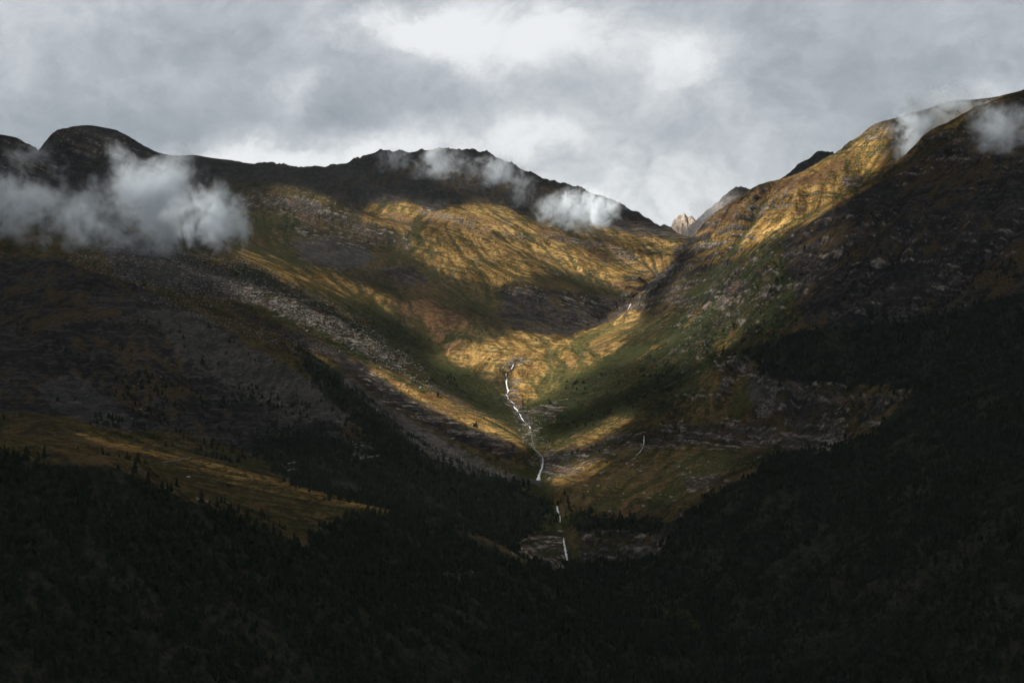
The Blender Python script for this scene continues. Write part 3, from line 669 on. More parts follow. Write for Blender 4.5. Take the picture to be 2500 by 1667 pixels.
sheet('right_mountain', 'steep right mountain with golden ridge, green flank and lower meadow above cliffs', lab == 4)
sheet('ground', 'surrounding dark rolling land reaching to the horizon', lab == 5)
# the little disc right under the viewpoint
fan = [[0, 1 + (k + 1) % na, 1 + k] for k in range(na)]
disc = mesh_from('ground_underfoot', np.concatenate([[[0, 0, float(height(0, 0))]], co[:na]]), fan, simple('dark_turf', (.03, .035, .015), (.05, .045, .02), 3.0), True)
tag(disc, 'small patch of dark turf right under the viewpoint', kind='structure')
print('sheets', round(time.time() - T0, 1))

HAZE, HZ0, HZ1 = 0.9e-5, float(VZ.min()) - 30, 1700.0
# ------------------------------------------------------------------ far peaks beyond the pass
def grid_mesh(nu, nv):
    i = np.arange(nu * nv).reshape(nv, nu); return np.stack([i[:-1, :-1], i[:-1, 1:], i[1:, 1:], i[1:, :-1]], -1).reshape(-1, 4)
def rock_mat(name, c1, c2, c3):
    m = bpy.data.materials.new(name); m.use_nodes = True; t = NT(m.node_tree)
    pos = t.new('ShaderNodeNewGeometry').outputs['Position']
    nA = t.noise(pos, 1 / 120.0, 7, .7, .4); nB = t.noise(t.mapping(pos, rot=(0, R(25), 0), scale=(1, 1, 3)), 1 / 60.0, 6, .7)
    col = t.mix(t.ramp(nA, .4, .6), rgba(c1), rgba(c2)); col = t.mix(t.ramp(nB, .52, .66), col, rgba(c3))
    b = t.new('ShaderNodeBsdfDiffuse'); t.l.new(col, b.inputs[0])
    bp = t.new('ShaderNodeBump'); bp.inputs['Distance'].default_value = 1.0
    t.l.new(t.math('MULTIPLY', t.math('ADD', nA, nB), 30.0), bp.inputs['Height']); t.l.new(bp.outputs[0], b.inputs['Normal'])
    o = t.new('ShaderNodeOutputMaterial'); t.l.new(b.outputs[0], o.inputs[0]); return m
def peak(name, label, ridge, D, mat, seed, amp=26.0, step=9.0):
    q = np.array([to3(u, v, D) for u, v in ridge]); x0, x1 = q[0, 0], q[-1, 0]
    xs = np.arange(x0, x1 + step, step); ys = D + np.arange(-620, 760, step * 1.3)
    X, Y = np.meshgrid(xs, ys); rz = np.interp(X, q[:, 0], q[:, 2])
    ry = D + 70 * fbm(X, X * 0, 400, 3, seed)
    d = Y - ry
    Zp = rz - np.abs(d) * np.where(d < 0, 0.85, 0.9) + 12
    k = 0.25 + np.clip(np.abs(d) / 120, 0, 1)
    Zp += k * 1.9 * amp * (fbm(X + 40 * fbm(X, Y, 150, 2, seed + 3), Y, 210, 5, seed, .55, True) - .3) + 13 * (fbm(X, Y * .6, 60, 4, seed + 7, .62, True) - .2)
    ob = mesh_from(name, np.stack([X, Y, Zp], -1).reshape(-1, 3), grid_mesh(len(xs), len(ys)), mat, False)
    return tag(ob, label, kind='structure')
DARKROCK = rock_mat('blue_grey_rock', (.075, .08, .085), (.045, .05, .056), (.13, .13, .13))
PALEROCK = rock_mat('pale_limestone', (.50, .42, .34), (.36, .30, .25), (.6, .52, .45))
GREYROCK = rock_mat('grey_limestone', (.24, .22, .21), (.11, .11, .115), (.36, .33, .30))
peak('dark_distant_peak', 'dark blue grey craggy summit poking up behind the golden right ridge', [(1740,520),(1790,420),(1815,400),(1840,380),(1862,368),(1872,356),(1892,350),(1912,354),(1922,366),(1960,400),(2040,480)], 8000, DARKROCK, 201, 20)
peak('grey_distant_peak', 'grey crag wrapped in thin cloud between the pass and the golden ridge', [(1490,640),(1540,585),(1562,548),(1600,512),(1622,490),(1650,468),(1672,446),(1690,436),(1716,436),(1740,450),(1800,520)], 8400, GREYROCK, 211, 20)
peak('pale_distant_peak', 'small sunlit pale limestone crag standing above the pass', [(1490,600),(1520,560),(1540,530),(1546,514),(1553,508),(1560,501),(1567,500),(1572,495),(1580,504),(1590,505),(1598,514),(1612,512),(1625,525),(1660,560),(1720,640)], 9000, PALEROCK, 221, 36, 6.0)
peak('low_distant_knoll', 'low dark wooded knoll at the foot of the pale crag', [(1480,600),(1510,526),(1528,521),(1540,525),(1552,540),(1620,600)], 7500, DARKROCK, 231, 14)

# ------------------------------------------------------------------ unseen cloud deck, its gaps and translucency shaped for the light
LIT = [  # how much sun the gaps let through, painted onto the slopes below them
 (.20, ka((60,60),(430,90),(760,250),(900,320),(1300,500),(1250,640),(900,560),(700,440),(560,600),(900,800),(640,700),(0,420),(0,100))),
 (.30, ka((0,330),(200,370),(520,470),(760,560),(900,640),(860,700),(560,600),(300,540),(0,420))),
 (.55, ka((900,280),(1250,250),(1450,350),(1650,450),(1380,520),(1000,440))),
 (.80, ka((230,30),(430,75),(600,150),(780,245),(940,330),(900,350),(740,280),(580,190),(420,115),(230,65))),
 (.75, ka((700,110),(780,75),(900,105),(1120,150),(1150,185),(1000,180),(900,200),(760,200))), (.95, ka((760,185),(900,190),(970,270),(900,285),(800,245))),
 (1.0, ka((910,135),(1000,140),(1170,190),(1200,130),(1300,105),(1450,200),(1560,240),(1640,245),(2000,225),(2150,250),(2290,290),(2230,430),(2130,500),(2110,570),(2060,590),(1900,540),(1700,465),(1560,390),(1400,320),(1250,240),(1000,190))),
 (.25, ka((1640,255),(1850,280),(1960,430),(1880,410),(1760,345),(1600,300))),
 (.20, ka((700,440),(900,430),(1300,520),(1640,490),(1900,570),(2080,600),(2000,630),(1850,740),(1690,780),(1340,730),(1200,640),(880,560))),
 (.45, ka((1540,630),(1700,645),(1900,685),(1880,710),(1700,675),(1560,665))),
 (.30, ka((760,600),(1000,620),(1260,740),(1500,800),(1200,880),(1060,880),(900,760))),
 (.70, ka((1150,820),(1500,755),(1720,760),(1680,830),(1500,860),(1440,900),(1400,960),(1250,960),(1030,930),(1010,895))),
 (1.0, ka((1420,930),(1480,850),(1700,800),(1900,700),(2060,600),(2050,700),(1910,880),(1710,1010),(1570,1100),(1430,1130),(1400,980))),
 (.32, ka((1000,930),(1400,970),(1400,1160),(1200,1080),(1020,990))), (.40, ka((1370,1000),(1500,1100),(1570,1300),(1440,1280),(1390,1160))),
 (.42, ka((0,400),(180,440),(300,560),(560,660),(700,780),(920,900),(1020,1040),(980,1050),(800,900),(560,830),(400,780),(300,700),(100,620),(0,560))),
 (.85, ka((430,825),(700,915),(900,995),(1100,1085),(1350,1195),(1550,1330),(1430,1315),(1200,1220),(1000,1135),(850,1065),(650,955),(430,855))),
 (.50, ka((1540,1340),(1700,1285),(1900,1190),(2060,1140),(2000,1200),(1750,1335),(1600,1375))),
 (.24, ka((400,850),(540,950),(760,1110),(1000,1240),(1200,1370),(1430,1480),(1380,1530),(1050,1400),(850,1270),(700,1130),(540,990))),
 (.09, ka((1620,1505),(1900,1360),(2352,1330),(2560,1400),(2352,1563),(2000,1680),(1700,1660))), (.65, ka((1550,1495),(1700,1415),(1900,1355),(1750,1465),(1620,1510))),
 (.30, ka((1500,1120),(1600,1080),(1780,980),(1980,860),(2200,700),(2352,600),(2352,800),(2000,1010),(1700,1180),(1560,1220))), (.16, ka((1900,1050),(1950,800),(2100,700),(2250,560),(2352,640),(2352,900),(2000,1000),(1700,1150))), (.55, ka((2000,690),(2120,720),(1900,855),(1740,950),(1700,960))),
 (.48, kb((830,150),(1070,20),(1300,-100),(1700,-330),(2200,-700),(2600,-850),(2500,-600),(2300,-300),(2200,-50),(2000,30),(1700,200),(1500,330),(1300,420),(1000,520),(740,380),(800,260))),
 (1.0, kb((1100,330),(1500,215),(1750,95),(2150,0),(1800,150),(1560,300),(1400,360),(1180,370),(840,270),(830,240))), (.9, kb((2250,-380),(2540,-790),(2640,-700),(2520,-350),(2350,-300))),
 (.16, kb((1500,380),(1750,160),(2000,40),(2200,60),(2150,400),(1900,800),(1500,1200),(1300,1300),(1400,800))), (.26, kb((600,700),(1000,520),(1500,380),(1700,500),(1500,900),(1200,1200),(800,1500),(500,1568),(330,1350),(420,1000))),
 (.55, kb((600,1260),(1000,890),(1070,890),(720,1260),(300,1460),(0,1520),(0,1440))), (.40, kb((900,1350),(1250,1120),(1290,1180),(1050,1400))),
 (0.0, NOSE), (.07, [(650,1060),(1000,1060),(1250,1150),(1310,1300),(1100,1250),(900,1160),(700,1120)]), (.05, [(250,680),(480,720),(700,850),(840,960),(700,980),(420,860),(200,760)]), (.015, [(130,965),(400,1040),(880,1150),(960,1185),(700,1215),(400,1110),(140,1060)]), (.06, [(130,962),(300,1012),(400,1040),(560,1085),(880,1152),(960,1180),(850,1162),(560,1098),(400,1062),(300,1038),(200,1000)]),
 (.10, [(1560,900),(1640,830),(1700,860),(1740,900),(1700,950),(1600,955)]), (1.0, [(1540,540),(1550,500),(1590,495),(1600,540)]), (.06, [(1270,1130),(1310,1130),(1320,1300),(1270,1300)]),
]
LITR = np.zeros(ru_.shape)
for lv, pl in LIT: LITR[inpoly(ru_, rv_, pl)] = lv
LITR = blur(LITR, 13)
def light_wanted(u, v): return np.clip(LGAIN * bilerp(LITR, (u - RU0) / RS, (v - RV0) / RS), 0, 1)
LGAIN = 1.15
DECK = 3000.0
dx_ = np.concatenate([np.arange(-12000, -5200, 260.0), np.arange(-5200, 300, 34.0), np.arange(300, 8001, 260.0)]); dy_ = np.concatenate([np.arange(-4500, 1900, 260.0), np.arange(1900, 7100, 34.0), np.arange(7100, 10601, 200.0)])
DX, DY = np.meshgrid(dx_, dy_)
def deck_layer(zbase, lump, seed):
    DZ = zbase + lump * (fbm(DX, DY, 900, 5, seed) + .4 * fbm(DX, DY, 260, 3, seed + 5))
    s = SUN; out = np.zeros(DX.shape); done = np.zeros(DX.shape, bool)
    for tt in np.arange(DECK - 1500, 6200, 12.0):
        x = DX - s[0] * tt; y = DY - s[1] * tt; z = DZ - s[2] * tt
        hh = np.where((x > FX0 + 50) & (x < FX1 - 50) & (y > FY0 + 50) & (y < FY1 - 50), fine_h(x, y), coarse_h(x, y))
        new = (z < hh) & ~done
        if new.any():
            u, v = proj(x[new], np.maximum(y[new], 300), z[new])
            out[new] = np.where(y[new] > 1000, light_wanted(u, v), 0); done |= new
        if done.all(): break
    return DZ, out
PUFFS = [  # low clouds: u, v, distance, half width, half depth, half height, seed, density, label
 (50,465,4200,240,130,200,1,.0095,'grey cloud bank hugging the rocky slope at the far left edge'),
 (330,452,4150,260,135,215,2,.0115,'tall pale cloud drifting in front of the domed summit'),
 (480,505,4080,180,120,140,3,.017,'bright round cloud puff at the end of the left cloud bank'),
 (190,535,4150,190,90,105,4,.008,'thin cloud veil low on the rock field between two thicker banks'),
 (905,372,6500,110,90,90,5,.0065,'tiny cloud wisp on the left notch of the central summit'),
 (1015,395,6400,180,130,165,6,.0085,'curling cloud over the middle of the central summit ridge'),
 (1140,398,6350,170,120,120,7,.0085,'ragged cloud scrap on the right half of the central summit'),
 (1192,445,6150,120,90,125,8,.006,'faint hanging cloud wisp below the central summit'),
 (1345,490,5950,250,150,140,9,.0125,'bright cloud tongue lying on the right end of the back ridge'),
 (2095,325,4650,150,110,175,10,.019,'bright cloud spilling down the golden shoulder of the right ridge'),
 (2190,258,4750,210,120,115,11,.013,'pale cloud streaming off the top of the right ridge'),
 (2300,305,4050,135,100,135,12,.013,'grey cloud wisp before the black summit at the right edge'),
 (1620,480,8000,130,100,110,13,.003,'thin cloud smear on the grey crag above the pass'),
]
def deck():
    cos, dens, fcs = [], [], []
    for zb, lump, seed in ((DECK, 120, 301), (DECK + 330, 260, 311)):
        DZ, Lw = deck_layer(zb, lump, seed)
        # the low clouds stand in the sun as well
        for (u, v, d, rx, ry, rz, sd_, dn, lb) in PUFFS[:12] + [(1572, 520, 9000, 160, 0, 0, 14, 0, 0), (1640, 485, 8400, 200, 0, 0, 15, 0, 0)]:
            p = np.array(to3(u, v - 20, d)); tt = (DZ - p[2]) / SUN[2]; gx, gy = p[0] + SUN[0] * tt, p[1] + SUN[1] * tt
            kx = {0: .20, 1: .31, 2: .46, 3: .2, 4: .25, 5: .6, 6: .6, 7: .4, 9: .7, 10: .5, 11: .35, 8: .6, 13: 1.0, 14: 1.0}.get(sd_ - 1, .8)
            Lw = np.maximum(Lw, kx * np.exp(-((DX - gx) ** 2 + (DY - gy) ** 2) / (max(rx, 110) * .75) ** 2))
        off = len(cos) and len(cos[0])
        cos.append(np.stack([DX, DY, DZ], -1).reshape(-1, 3)); dens.append(1 - Lw.reshape(-1)); fcs.append(grid_mesh(len(dx_), len(dy_)) + (off or 0))
    # rim joining underside and top
    nu, nv = len(dx_), len(dy_); i = np.arange(nu * nv).reshape(nv, nu)
    rim = np.concatenate([i[0, :], i[1:, -1], i[-1, -2::-1], i[-2:0:-1, 0]]); r2 = np.roll(rim, -1)
    fcs.append(np.stack([rim, r2, r2 + nu * nv, rim + nu * nv], -1))
    m = bpy.data.materials.new('shade_cloud'); m.use_nodes = True; t = NT(m.node_tree)
    pos = t.new('ShaderNodeNewGeometry').outputs['Position']
    dn = t.new('ShaderNodeAttribute', attribute_name='thickness').outputs[2]
    core = t.new('ShaderNodeAttribute', attribute_name='depth').outputs[2]
    nz = t.noise(pos, 1 / 260.0, 6, .62)
    # one layer lets sqrt(1 - thickness) through
    nsc = t.math('MULTIPLY', t.math('SUBTRACT', nz, .5), t.math('MULTIPLY', t.ramp(dn, 1.0, 0.8), t.ramp(dn, 0.0, 0.45, 0.15, .7)))
    d2 = t.math('ADD', dn, nsc, True)
    thr = t.math('SQRT', t.math('SUBTRACT', 1.0, d2, True))
    alpha = t.math('SUBTRACT', 1.0, thr, True)
    tl = t.new('ShaderNodeBsdfTranslucent'); tv = t.ramp(core, 0, 1, TL_A, TL_B); cc = t.new('ShaderNodeCombineColor')
    for k, f in enumerate((.95, 1.0, 1.06)): t.l.new(t.math('MULTIPLY', tv, f), cc.inputs[k])
    t.l.new(cc.outputs[0], tl.inputs[0])
    df = t.new('ShaderNodeBsdfDiffuse'); df.inputs[0].default_value = (.25, .26, .28, 1)
    ad = t.new('ShaderNodeAddShader'); t.l.new(tl.outputs[0], ad.inputs[0]); t.l.new(df.outputs[0], ad.inputs[1])
    tr = t.new('ShaderNodeBsdfTransparent'); mx = t.new('ShaderNodeMixShader'); t.l.new(alpha, mx.inputs[0]); t.l.new(tr.outputs[0], mx.inputs[1]); t.l.new(ad.outputs[0], mx.inputs[2])
    o = t.new('ShaderNodeOutputMaterial'); t.l.new(mx.outputs[0], o.inputs[0])
    allco = np.concatenate(cos)
    ob = mesh_from('unseen_shade_clouds', allco, np.concatenate(fcs), m, True)
    at = ob.data.attributes.new('thickness', 'FLOAT', 'POINT'); at.data.foreach_set('value', np.concatenate(dens).astype(np.float32))
    # translucency raised towards the near slopes to lift their dark tones
    dd = sstep(3900, 1500, allco[:, 1])
    at = ob.data.attributes.new('depth', 'FLOAT', 'POINT'); at.data.foreach_set('value', dd.astype(np.float32))
    tag(ob, 'unseen cloud deck added above the valley, gaps shaped to place the sunlight', kind='stuff')
TL_A, TL_B = 0.105, 0.36
deck()
print('deck', round(time.time() - T0, 1))

def ico(sub):
    import bmesh
    bm = bmesh.new(); bmesh.ops.create_icosphere(bm, subdivisions=sub, radius=1.0)
    v = np.array([x.co[:] for x in bm.verts]); f = np.array([[q.index for q in x.verts] for x in bm.faces]); bm.free(); return v, f
def low_cloud(u, v, d, rx, ry, rz, sd_, dn, label):
    rx, ry, rz = rx * 1.15, ry * 1.15, rz * 1.15
    ve, fc = ico(3); c = np.array(to3(u, v, d)); dn = dn * 1.15
    m = bpy.data.materials.new('mist'); m.use_nodes = True; t = NT(m.node_tree)
    ob_c = t.new('ShaderNodeTexCoord').outputs['Object']; gp = t.new('ShaderNodeNewGeometry').outputs['Position']
    sc = t.mapping(ob_c, scale=(1 / rx, 1 / ry, 1 / rz))
    ln = t.vmath('LENGTH', sc).outputs['Value']
    s = min(rx, rz)
    nz = t.noise(t.mapping(ob_c, loc=(sd_ * 777.0, sd_ * 31.0, 0), scale=(1, 1, .85)), 1.25 / s, 4, .58, 1.1)
    nd = t.noise(t.mapping(ob_c, loc=(sd_ * 77.0, 5.0, 9)), 3.8 / s, 8, .72, .7)
    e = t.math('SUBTRACT', .60, t.math('MULTIPLY', t.math('MULTIPLY', ln, ln), .95))
    e = t.math('ADD', e, t.math('MULTIPLY', t.math('SUBTRACT', nz, .5), 3.4))
    e = t.math('ADD', e, t.math('MULTIPLY', t.math('SUBTRACT', nd, .5), 2.6))
    de = t.math('MULTIPLY', t.ramp(e, .0, 1.25), t.ramp(ln, .70, 1.0, 1, 0))
    de = t.math('MULTIPLY', t.math('MULTIPLY', de, t.math('SQRT', de)), dn * 1.9)
    pv = t.new('ShaderNodeVolumePrincipled'); pv.inputs['Color'].default_value = (.85, .92, 1.0, 1); pv.inputs['Anisotropy'].default_value = 0.15
    t.l.new(de, pv.inputs['Density'])
    o = t.new('ShaderNodeOutputMaterial'); t.l.new(pv.outputs[0], o.inputs['Volume'])
    m.cycles.volume_step_rate = 0.6
    ob = mesh_from('low_cloud', ve * np.array((rx, ry, rz)) * 1.0, fc, m, True); ob.location = c
    return tag(ob, label, 'cloud', 'low clouds clinging to the mountainsides')
for a_ in PUFFS: low_cloud(*a_)

# ------------------------------------------------------------------ water
def ribbon(name, pts, width, mat, lift=0.6, seed=0, thick=0.9, gaps=0.0):
    """water draped over the land along (u, v) bends; each strip is a shallow rounded body"""
    rng = np.random.default_rng(seed)
    pts = np.array(pts, float); L = np.concatenate([[0], np.cumsum(np.hypot(*np.diff(pts[:, :2], axis=0).T))]); nS = max(5, int(L[-1] / 1.1))
    s = np.linspace(0, L[-1], nS); u = np.interp(s, L, pts[:, 0]) + .9 * fbm(s, s * 0, 6, 3, seed); v = np.interp(s, L, pts[:, 1])
    x, y, z, ok = hit(u, v)
    wd = np.interp(s, L, pts[:, 2]) if pts.shape[1] > 2 else np.full(nS, width)
    wd = wd * (0.4 + 0.7 * rng.random(nS)) * y / F
    k = np.array([-1, -.55, 0, .55, 1.0]); hz = np.array([-.8, .5, 1.0, .5, -.8])
    X = x[:, None] + k[None] * wd[:, None] * .5; Y = np.repeat((y - 1.0)[:, None], 5, 1); ZZ = height(X, Y)
    ZZ = np.maximum(ZZ, z[:, None] - 3) + lift + hz[None] * thick * (0.7 + .6 * rng.random((nS, 5)))
    Y = Y - hz[None] * 0.8
    top = np.stack([X, Y, ZZ], -1).reshape(-1, 3); bot = top + np.array((0, 3.0, -3.0))
    nn = nS * 5; f = grid_mesh(5, nS); i = np.arange(nn).reshape(nS, 5)
    rim = np.concatenate([i[0, :], i[1:, -1], i[-1, -2::-1], i[-2:0:-1, 0]]); r2 = np.roll(rim, -1)
    fc = np.concatenate([f, (f + nn)[:, ::-1], np.stack([rim, rim + nn, r2 + nn, r2], -1)])
    return mesh_from(name, np.concatenate([top, bot]), fc, mat, True)
FOAM = simple('white_water', (.85, .88, .92), (.62, .68, .76), .25, .5, 1.0)
POOL = simple('clear_stream_water', (.10, .13, .15), (.32, .36, .40), .12, .12, .6, .5)
def cw(x, y, w_): return ((1200 + x / 11.2) * .9408, (860 + y / 11.2) * .9408, w_ * .9408 / 11.2)
for k_, (pts, lb) in enumerate([
 ([cw(612,330,14), cw(606,345,34), cw(595,370,52), cw(575,410,34), cw(552,460,24)], 'short bright waterfall at the lip where the upper golden valley ends'),
 ([cw(402,580,8), cw(400,610,26), cw(398,645,14)], 'tiny spout just below the uppermost valley waterfall'),
 ([cw(425,725,10), cw(415,780,46), cw(412,850,52), cw(425,930,40), cw(440,1000,50), cw(468,1055,66), cw(445,1110,36), cw(436,1135,14)], 'long white cascade winding down the middle of the valley'),
 ([cw(380,1165,24), cw(410,1160,44), cw(430,1195,30), cw(445,1215,12)], 'bent little fall at the foot of the long cascade'),
 ([cw(446,1235,10), cw(452,1262,36), cw(456,1280,10)], 'small round splash pool fall under the long cascade'),
 ([cw(535,1345,8), cw(575,1375,28), cw(625,1412,14)], 'slanting thin rapid between boulders in midvalley'),
 ([cw(612,1480,16), cw(650,1530,50), cw(700,1575,56), cw(730,1620,20)], 'broad short rapid slanting down above the narrows'),
 ([cw(760,1680,12), cw(800,1730,40), cw(812,1790,22), cw(850,1840,34), cw(880,1880,10)], 'broken rushing cascade among boulders above the valley narrows'),
 ([cw(1040,2030,12), cw(1060,2060,40), cw(1064,2100,14)], 'isolated white spout just above the valley narrows'),
 ([(1247,1052,2.5),(1247,1062,4),(1245,1074,4.5),(1241,1084,7),(1238,1094,8),(1237,1103,11)], 'slender curved waterfall dropping beside the lower golden meadow'),
 ([(1279,1162,2.5),(1281,1172,6),(1283,1180,4)], 'small upper waterfall half hidden between dark pines'),
 ([(1286,1184,2),(1287,1192,4),(1286,1199,2)], 'second smaller waterfall between dark pines'),
 ([(1294,1236,2),(1295,1244,4),(1297,1254,5),(1300,1270,8),(1303,1288,4)], 'lowest thin waterfall falling down the dark rock gorge'),
 ([(1449,698,2.5),(1447,703,6),(1444,708,5),(1441,713,2)], 'far tiny waterfall at the mouth of the shaded upper gorge'),
 ([(1479,1001,1.5),(1479,1012,3),(1478,1022,1.5)], 'upper threadlike waterfall over the cliff band above the boulder meadow'),
 ([(1476,1028,1.5),(1470,1038,2.6),(1461,1046,1.5)], 'lower slanting trickle under the cliff band above the boulder meadow'),
 ]): tag(ribbon('waterfall', pts, 5, FOAM, 1.2, 20 + k_), lb, 'waterfall', 'waterfalls of the valley stream')
for k_, (pts, lb) in enumerate([
 ([cw(552,460,12), cw(470,520,14), cw(402,580,12)], 'dark stream water between the first two falls'), ([cw(398,645,10), cw(425,725,14)], 'dark stream water above the long cascade'),
 ([cw(456,1280,12), cw(535,1345,14)], 'stream water below the splash pool'), ([cw(625,1412,12), cw(612,1480,14)], 'stream water between the slanting rapids'),
 ([cw(880,1880,12), cw(960,1960,14), cw(1040,2030,14)], 'stream water among boulders above the narrows'), ([cw(1064,2100,14), (1226,1030,2.4), (1240,1042,2.4), (1247,1052,2.4)], 'stream reach running to the curved fall'),
 ]): tag(ribbon('stream', pts, 3, POOL, .6, 50 + k_), lb, kind='structure')

# ------------------------------------------------------------------ dirt tracks
def track(pts, wd, label, seed):
    pts = np.array(pts, float); L = np.concatenate([[0], np.cumsum(np.hypot(*np.diff(pts, axis=0).T))]); s = np.linspace(0, L[-1], max(6, int(L[-1] / 3)))
    x, y, z, ok = hit(np.interp(s, L, pts[:, 0]), np.interp(s, L, pts[:, 1]))
    y = np.convolve(np.pad(y, 3, mode='edge'), np.ones(7) / 7, 'valid'); x = np.convolve(np.pad(x, 3, mode='edge'), np.ones(7) / 7, 'valid')
    d = np.stack([np.gradient(x), np.gradient(y)], -1); d /= np.linalg.norm(d, axis=1, keepdims=True) + 1e-9; nr_ = np.stack([-d[:, 1], d[:, 0]], -1)
    k = np.array([-1, -.9, 0, .9, 1]); dz = np.array([-2.0, .5, .45, .5, -2.0])
    X = x[:, None] + nr_[:, 0:1] * k * wd; Y = y[:, None] + nr_[:, 1:2] * k * wd; zc = height(x, y)
    ZZ = 0.6 * zc[:, None] + 0.4 * height(X, Y) + dz[None] + 0.5
    return tag(mesh_from('dirt_track', np.stack([X, Y, ZZ], -1).reshape(-1, 3), grid_mesh(5, len(s)), TRACK, False), label, kind='structure')
TRACK = simple('track_gravel', (.22, .18, .16), (.13, .11, .10), .3)
track([(628,1084),(660,1080),(690,1075),(704,1068)], 2.4, 'dirt track lower bend in front of the wooded spur', 1)
track([(646,1070),(660,1064),(680,1061),(700,1059)], 2.2, 'dirt track upper bend below the wooded spur', 2)
track([(770,1058),(800,1055),(832,1052),(850,1049),(872,1045),(900,1042)], 2.2, 'dirt track cutting across the pale bank by the pines', 3)
track([(370,1062),(400,1058),(430,1052),(450,1050)], 2.0, 'worn dirt track crossing the crest of the grass shoulder', 4)

# ------------------------------------------------------------------ conifers
def crown_mesh(seed, tiers, seg, jag):
    rng = np.random.default_rng(seed); vs = []; fs = []
    top = 1.0; base0 = 0.12; leanx, leany = rng.normal(0, .015, 2)
    for k in range(tiers):
        f0 = k / tiers; zb = base0 + (top - base0) * f0 * 0.95; zt = min(1.0, zb + (top - base0) / tiers * (1.75 if k < tiers - 1 else 1.0))
        rb = 0.20 * (1 - f0) ** 0.85 + 0.02
        o = len(vs); an = rng.random() * 6.28
        for i in range(seg):
            r_ = rb * (1 + jag * rng.uniform(-1, 1)) * (1.0 if i % 2 else .72); a_ = an + i * 2 * math.pi / seg + rng.normal(0, .1)
            vs.append((r_ * math.cos(a_) + leanx * k, r_ * math.sin(a_) + leany * k, zb + rng.uniform(-.02, .03) - (.03 if i % 2 else 0)))
        vs.append((leanx * k, leany * k, zt)); vs.append((leanx * k, leany * k, zb + .03))
        for i in range(seg):
            j = (i + 1) % seg; fs.append((o + i, o + j, o + seg)); fs.append((o + j, o + i, o + seg + 1))
    return np.array(vs), np.array(fs)
def needle_mat(name, c1, c2):
    m = bpy.data.materials.new(name); m.use_nodes = True; t = NT(m.node_tree)
    pos = t.new('ShaderNodeNewGeometry').outputs['Position']
    col = t.mix(t.ramp(t.noise(pos, 1 / 14.0, 4, .6), .35, .65), rgba(c1), rgba(c2))
    col = t.mix(t.ramp(t.noise(pos, 1.2, 3, .7), .45, .65), col, rgba(tuple(x * .55 for x in c1)))
    b = t.new('ShaderNodeBsdfDiffuse'); t.l.new(col, b.inputs[0]); o = t.new('ShaderNodeOutputMaterial'); t.l.new(b.outputs[0], o.inputs[0]); return m
NEEDLE = needle_mat('conifer_needles', (.020, .027, .019), (.031, .038, .025))
BARK = simple('conifer_bark', (.05, .038, .028), (.08, .065, .05), 2.0)
crowns = []
for k in range(5):
    v_, f_ = crown_mesh(50 + k, 7, 10, .28)
    me = bpy.data.meshes.new('crown'); me.from_pydata(v_.tolist(), [], f_.tolist()); me.materials.append(NEEDLE); crowns.append(me)
def trunk_mesh():
    vs = []; fs = []
    for k, (z, r_) in enumerate(((-.06, .022), (.15, .016), (.6, .008))):
        for i in range(6): vs.append((r_ * math.cos(i * 1.047), r_ * math.sin(i * 1.047), z))
    for k in range(2):
        for i in range(6): j = (i + 1) % 6; fs.append((k * 6 + i, k * 6 + j, k * 6 + 6 + j, k * 6 + 6 + i))
    me = bpy.data.meshes.new('trunk'); me.from_pydata(vs, [], fs); me.materials.append(BARK); return me
trunk_me = trunk_mesh()
rng = np.random.default_rng(77)
# where trees can stand: sample the land evenly, keep by tree cover and slope
def sample_land(nn, x0, x1, y0, y1):
    x = rng.uniform(x0, x1, nn); y = rng.uniform(y0, y1, nn); keep = np.abs(x / y) < .44; x, y = x[keep], y[keep]; return x, y, height(x, y)
def seen(x, y, z, n_=90):
    t_ = np.linspace(.12, .985, n_); ok = np.ones(len(x), bool)
    for i in range(0, len(x), 8000):
        X = x[i:i + 8000, None] * t_; Y = y[i:i + 8000, None] * t_; Zr = z[i:i + 8000, None] * t_
        ok[i:i + 8000] = ~(height(X, Y) > Zr).any(1)
    return ok
xs, ys, zs = sample_land(260000, -2200, 2200, 1000, 4300)
fl_ = fields(xs, ys, zs)
clump = fbm(xs, ys, 130, 4, 404)
uu, vv = proj(xs, ys, zs)
dens_ = fl_['forest'] * sstep(-.5, .15, clump) * .9
scat = np.clip(fl_['green'] * .07 + fl_['gold'] * .006 + fl_['shale'] * .03 * (ys < 3400) + fl_['scree'] * .01, 0, .2) * sstep(.0, .3, clump) * (ys < 3900)
scat += .10 * sstep(-.05, .3, clump) * inpoly(uu, vv, [(1640,620),(1900,560),(2352,600),(2352,900),(1800,1000),(1700,800)])
scat += .12 * sstep(-.1, .2, clump) * inpoly(uu, vv, [(300,850),(640,880),(1000,1060),(1300,1130),(1330,1230),(1100,1230),(600,1080),(200,980)])
scat *= (1 - fl_['rock'] * .6)
keep = rng.random(len(xs)) < np.clip(dens_ + scat, 0, .8)
# thin out: nearer than 5 m apart never
xs, ys, zs = xs[keep], ys[keep], zs[keep]
hts = rng.uniform(8, 15, len(xs)) * (1 + .35 * (rng.random(len(xs)) < .12))
vis = seen(xs, ys, zs + hts * .9)
xs, ys, zs, hts = xs[vis], ys[vis], zs[vis], hts[vis]
print('trees', len(xs), round(time.time() - T0, 1))
uu, vv = proj(xs, ys, zs)
